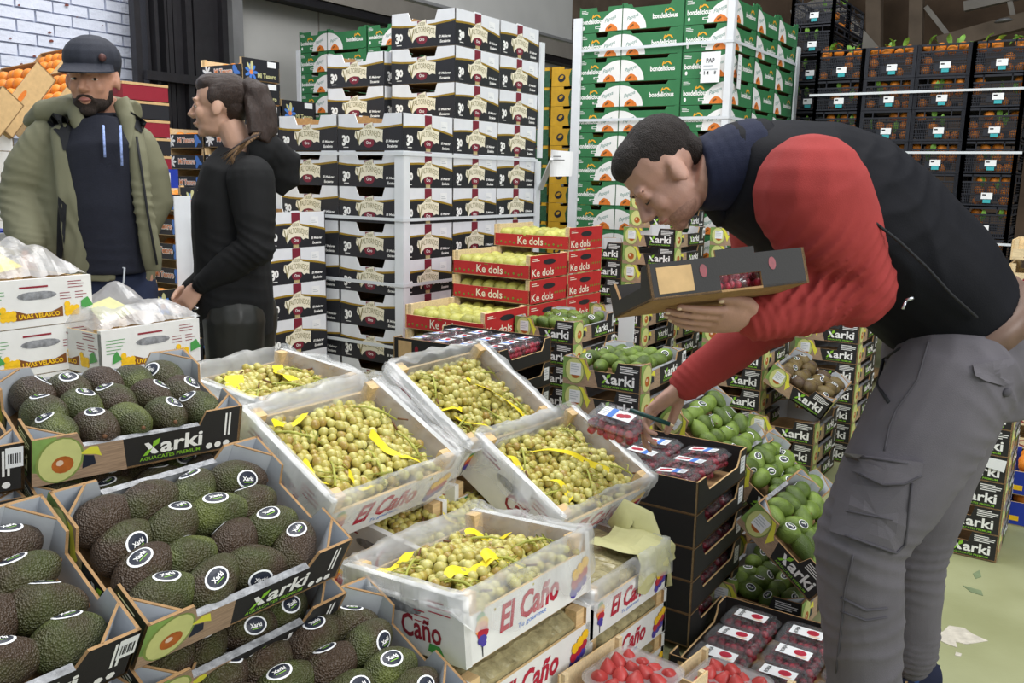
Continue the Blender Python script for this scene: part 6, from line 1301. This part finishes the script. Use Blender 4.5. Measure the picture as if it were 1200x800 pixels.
patch_on('jacket_yoke', densify([(62, 132), (76, 136), (92, 150), (100, 175), (88, 176), (74, 176), (70, 160), (55, 143)]), y1 - .1, .004, 'black_cloth', jkt)
patch_on('jacket_yoke', densify([(153, 130), (172, 143), (166, 156), (158, 150)]), y1 - .05, .006, 'black_cloth', jkt)
patch_on('pocket_zip', densify([(68, 230), (78, 240), (76, 280), (72, 306), (66, 306), (67, 260)]), y1 - .15, .003, 'black_cloth', jkt)
BVH_TR = BVH_TR_SAVE
hd_ = MB(); hd_.tube([at_y(34, 140, y1 + .10), at_y(52, 130, y1 + .03), at_y(74, 126, y1 - .01), at_y(86, 124, y1 - .04)], [(.02, .03), (.034, .045), (.034, .042), (.02, .03)], 14, 'olive_cloth'); hd_.tube([at_y(50, 134, y1 + .12), at_y(112, 126, y1 + .15), at_y(158, 132, y1 + .08)], [.05, .06, .04], 14, 'olive_cloth'); hd_.tube([at_y(86, 118, y1 - .03), at_y(90, 140, y1 - .07), at_y(102, 168, y1 - .12)], [(.014, .028), (.018, .026), (.006, .016)], 12, 'olive_cloth', side=(0, 1, 0)); hd_.tube([at_y(142, 118, y1), at_y(150, 140, y1 - .05), at_y(152, 175, y1 - .09)], [(.014, .03), (.018, .03), (.012, .018)], 12, 'olive_cloth', side=(0, 1, 0)); obj('jacket_hood', remeshed('jacket_hood', hd_, .007, 3, folds([], .004, 12)), m1)
line_tube(m1, 'jacket_zip', [at_y(160, 160, y1 - .10), at_y(166, 200, y1 - .125), at_y(173, 250, y1 - .14), at_y(184, 310, y1 - .125)], .004, 'black_cloth')
jn = MB(); jn.tube([at_y(128, 300, y1 - .03), hipc + Vector((.02, -.03, 0)), hipc - UP * .08], [(.13, .10), (.15, .125), (.16, .12)], 20, 'jeans', side=(1, 0, 0))
for s in (-.085, .085): limb(jn, [hipc + Vector((s, 0, -.05)), Vector((hipc.x + s * 1.1, hipc.y, .48)), Vector((hipc.x + s * 1.2, hipc.y + .02, .09))], [.1, .08, .07], 'jeans', 16)
obj('trousers', remeshed('trousers', jn, .009, 3, folds([], .003, 10)), m1); line_tube(m1, 'key_cord', [at_y(138, 312, y1 - .125), at_y(146, 314, y1 - .135), at_y(145, 330, y1 - .135), at_y(140, 344, y1 - .13)], .0035, 'grey_card')
cf = MB(); cf.tube([wl + UP * .03, wl], [.045, .04], 14, 'navy_knit'); obj('cuff', cf, m1)
for s in (-.1, .1): q = MB(); q.tube([(hipc.x + s, hipc.y + .06, .05), (hipc.x + s, hipc.y - .06, .05), (hipc.x + s, hipc.y - .19, .035)], [(.045, .05), (.05, .05), (.035, .03)], 14, 'black_cloth', side=(1, 0, 0)); obj('shoe', q, m1)

# ---- the woman in the black hoodie ------------------------------------------------------
w1 = bpy.data.objects.new('person', None); COL.objects.link(w1); tag(w1, 'person with a long ponytail in a black hoodie, standing in profile', 'person')
y2 = 3.28; hc = at_y(258, 125, y2); HM = head_frame(hc, Vector((-1, -.06, -.02)), UP)
S_ = Matrix.Diagonal((.95, .93, .93, 1)); HM = HM @ S_
nk = at_y(281, 170, y2); ches = at_y(278, 225, y2); hipc = at_y(283, 375, y2 + .02)
shn = at_y(296, 205, y2 - .14); eln = at_y(300, 290, y2 - .16); wrn = at_y(233, 336, y2 - .13); shf = at_y(285, 205, y2 + .15); elf = at_y(285, 290, y2 + .14); wrf = at_y(224, 338, y2 - .03)
bd = MB(); head_prims(bd, HM, 'skin_b', .9, ((-.03, 0, -.06), tuple(HM.inverted() @ nk)), (.05, .054), .92); limb(bd, [nk, ches, hipc], [.05, .08, .09], 'skin_b')
for (a, b, c) in ((shn, eln, wrn), (shf, elf, wrf)): limb(bd, [nk.lerp(ches, .5), a, b, c], [.055, .04, .034, .025], 'skin_b')
for s in (-.08, .08): limb(bd, [hipc + Vector((0, s, 0)), Vector((hipc.x - .02, hipc.y + s, .46)), Vector((hipc.x + .01, hipc.y + s, .08))], [.075, .05, .038], 'skin_b'); bd.tube([(hipc.x + .03, hipc.y + s, .045), (hipc.x - .14, hipc.y + s, .035)], [.04, .03], 12, 'skin_b')
tw_, nw_ = hand(bd, wrn, at_y(216, 358, y2 - .14) - wrn, Vector((.2, .9, -.3)), 'skin_b', (.55, .6, .65, .7), .03, .9, (.3, .6), -1); hand(bd, wrf, at_y(214, 354, y2 - .07) - wrf, Vector((.2, -.9, -.3)), 'skin_b', (.5, .5, .6, .6), .03, .88, (.3, .5), 1)
obj('body', remeshed('body', bd, .0052, 2), w1); face_parts(w1, HM, brow='hair_brown', lipm='skin_b', open_=.25)
rn = MB(); rn.tube([wrn.lerp(at_y(229, 361, y2 - .12), .99) + Vector((-.006, -.004, 0)), at_y(233, 361, y2 - .125)], .006, 10, 'metal_ring'); obj('ring', rn, w1)
hr = MB(); xe(hr, HM, (-.028, 0, .045), (.097, .082, .083), 'hair_brown'); xe(hr, HM, (.02, 0, .08), (.066, .066, .046), 'hair_brown'); xe(hr, HM, (-.06, 0, .0), (.05, .066, .06), 'hair_brown'); xe(hr, HM, (-.105, 0, .075), (.03, .028, .028), 'hair_brown')
for s in (-1, 1): xe(hr, HM, (-.0, s * .068, .035), (.03, .016, .035), 'hair_brown')
obj('hair', remeshed('hair', hr, .0045, 3, lambda c: .0014 * noise.noise(Vector((c.x * 30, c.y * 120, c.z * 120)))), w1)
pt = MB(); pts = [at_y(287, 98, y2), at_y(301, 108, y2 - .01), at_y(309, 130, y2 - .02), at_y(312, 152, y2 - .04), at_y(306, 168, y2 - .07)]; pt.tube(pts, [.03, .045, .048, .042, .03], 14, 'hair_brown'); pt.tube([at_y(292, 112, y2 - .03), at_y(298, 135, y2 - .06), at_y(300, 158, y2 - .08)], [.02, .03, .028], 12, 'hair_brown'); obj('ponytail', remeshed('ponytail', pt, .005, 3, lambda c: .003 * noise.noise(Vector((c.x * 90, c.y * 90, c.z * 12)))), w1)
for i in range(14):
    pe = MB(); o_ = (i - 6.5) * .62; pe.tube([at_y(309 - i * .6, 148 + i * .5, y2 - .06 - .002 * i), at_y(302 - i * .8, 162 + o_ * .9, y2 - .105 - .003 * i), at_y(290 - i * .6, 169 + o_ * 1.5, y2 - .145), at_y(277 - o_, 177 + o_ * 2.0, y2 - .168), at_y(267 + o_ * 2.2, 190 + o_ * 1.8 + (i % 3) * 2, y2 - .172)], [(.008, .006), (.007, .005), (.006, .004), (.0045, .003), (.0008, .0008)], 8, 'hair_brown' if i % 4 == 0 else 'hair_blond'); obj('hair_strand', pe, w1)
for i in range(4):
    pe = MB(); pe.tube([at_y(308 + i * 2, 130, y2 - .04 + .015 * i), at_y(314 + i * 2, 152, y2 - .05 + .015 * i), at_y(318 + i * 2.2, 172 + i * 2, y2 - .05 + .015 * i)], [(.012, .008), (.009, .006), (.001, .001)], 8, 'hair_brown'); obj('hair_strand', pe, w1)
hd2 = MB(); hd2.tube([at_y(283, 176, y2), at_y(278, 200, y2), at_y(271, 240, y2), at_y(272, 300, y2), at_y(275, 345, y2), at_y(277, 390, y2 + .01)], [(.08, .07), (.118, .15), (.138, .165), (.135, .16), (.14, .165), (.135, .16)], 24, 'hoodie_black', side=(1, 0, 0)); obj('hoodie', remeshed('hoodie', hd2, .008, 3, folds([(at_y(280, 320, y2 - .15), Vector((.4, 0, 1)).normalized(), .2, .005, 55)], .003, 9)), w1)
sv = MB(); limb(sv, [at_y(294, 210, y2 - .13), shn.lerp(eln, .55), eln, eln.lerp(wrn, .5), wrn + (eln - wrn).normalized() * .02], [.085, .075, .07, .058, .04], 'hoodie_black', 18); limb(sv, [at_y(270, 212, y2 + .13), shf.lerp(elf, .5), elf, elf.lerp(wrf, .5), wrf], [.075, .065, .06, .05, .036], 'hoodie_black', 16); obj('sleeves', remeshed('sleeves', sv, .007, 3, folds([(eln, Vector((.6, 0, .8)), .15, .006, 75), (wrn, (eln - wrn).normalized(), .08, .004, 130)], .002, 12)), w1)
ho = MB(); ho.tube([at_y(290, 176, y2 - .07), at_y(312, 180, y2 - .04), at_y(326, 192, y2), at_y(326, 208, y2), at_y(318, 222, y2)], [(.03, .05), (.05, .08), (.05, .09), (.04, .08), (.02, .05)], 16, 'hoodie_black', side=(0, 1, 0)); obj('hood', remeshed('hood', ho, .007, 3, folds([], .004, 14)), w1)
lg = MB()
for s in (-.085, .085): limb(lg, [hipc + Vector((0, s, .02)), Vector((hipc.x - .01, hipc.y + s, hipc.z - .25)), Vector((hipc.x - .02, hipc.y + s, .44)), Vector((hipc.x + .01, hipc.y + s, .1))], [.115, .092, .065, .048], 'leggings', 18)
obj('leggings', remeshed('leggings', lg, .008, 3, folds([], .002, 10)), w1)
for s in (-.085, .085): q = MB(); q.tube([(hipc.x + .05, hipc.y + s, .05), (hipc.x - .05, hipc.y + s, .05), (hipc.x - .17, hipc.y + s, .033)], [(.04, .045), (.044, .045), (.03, .028)], 14, 'black_cloth', side=(0, 1, 0)); obj('shoe', q, w1)
q = MB(); q.tube([at_y(237, 215, y2 - .1), at_y(234, 225, y2 - .11)], [.012, .010], 8, 'pit_shine'); q.tube([at_y(240, 205, y2 - .1), at_y(236, 216, y2 - .105)], [.003, .005], 8, 'leaf_green_print'); obj('flower_print', q, w1)
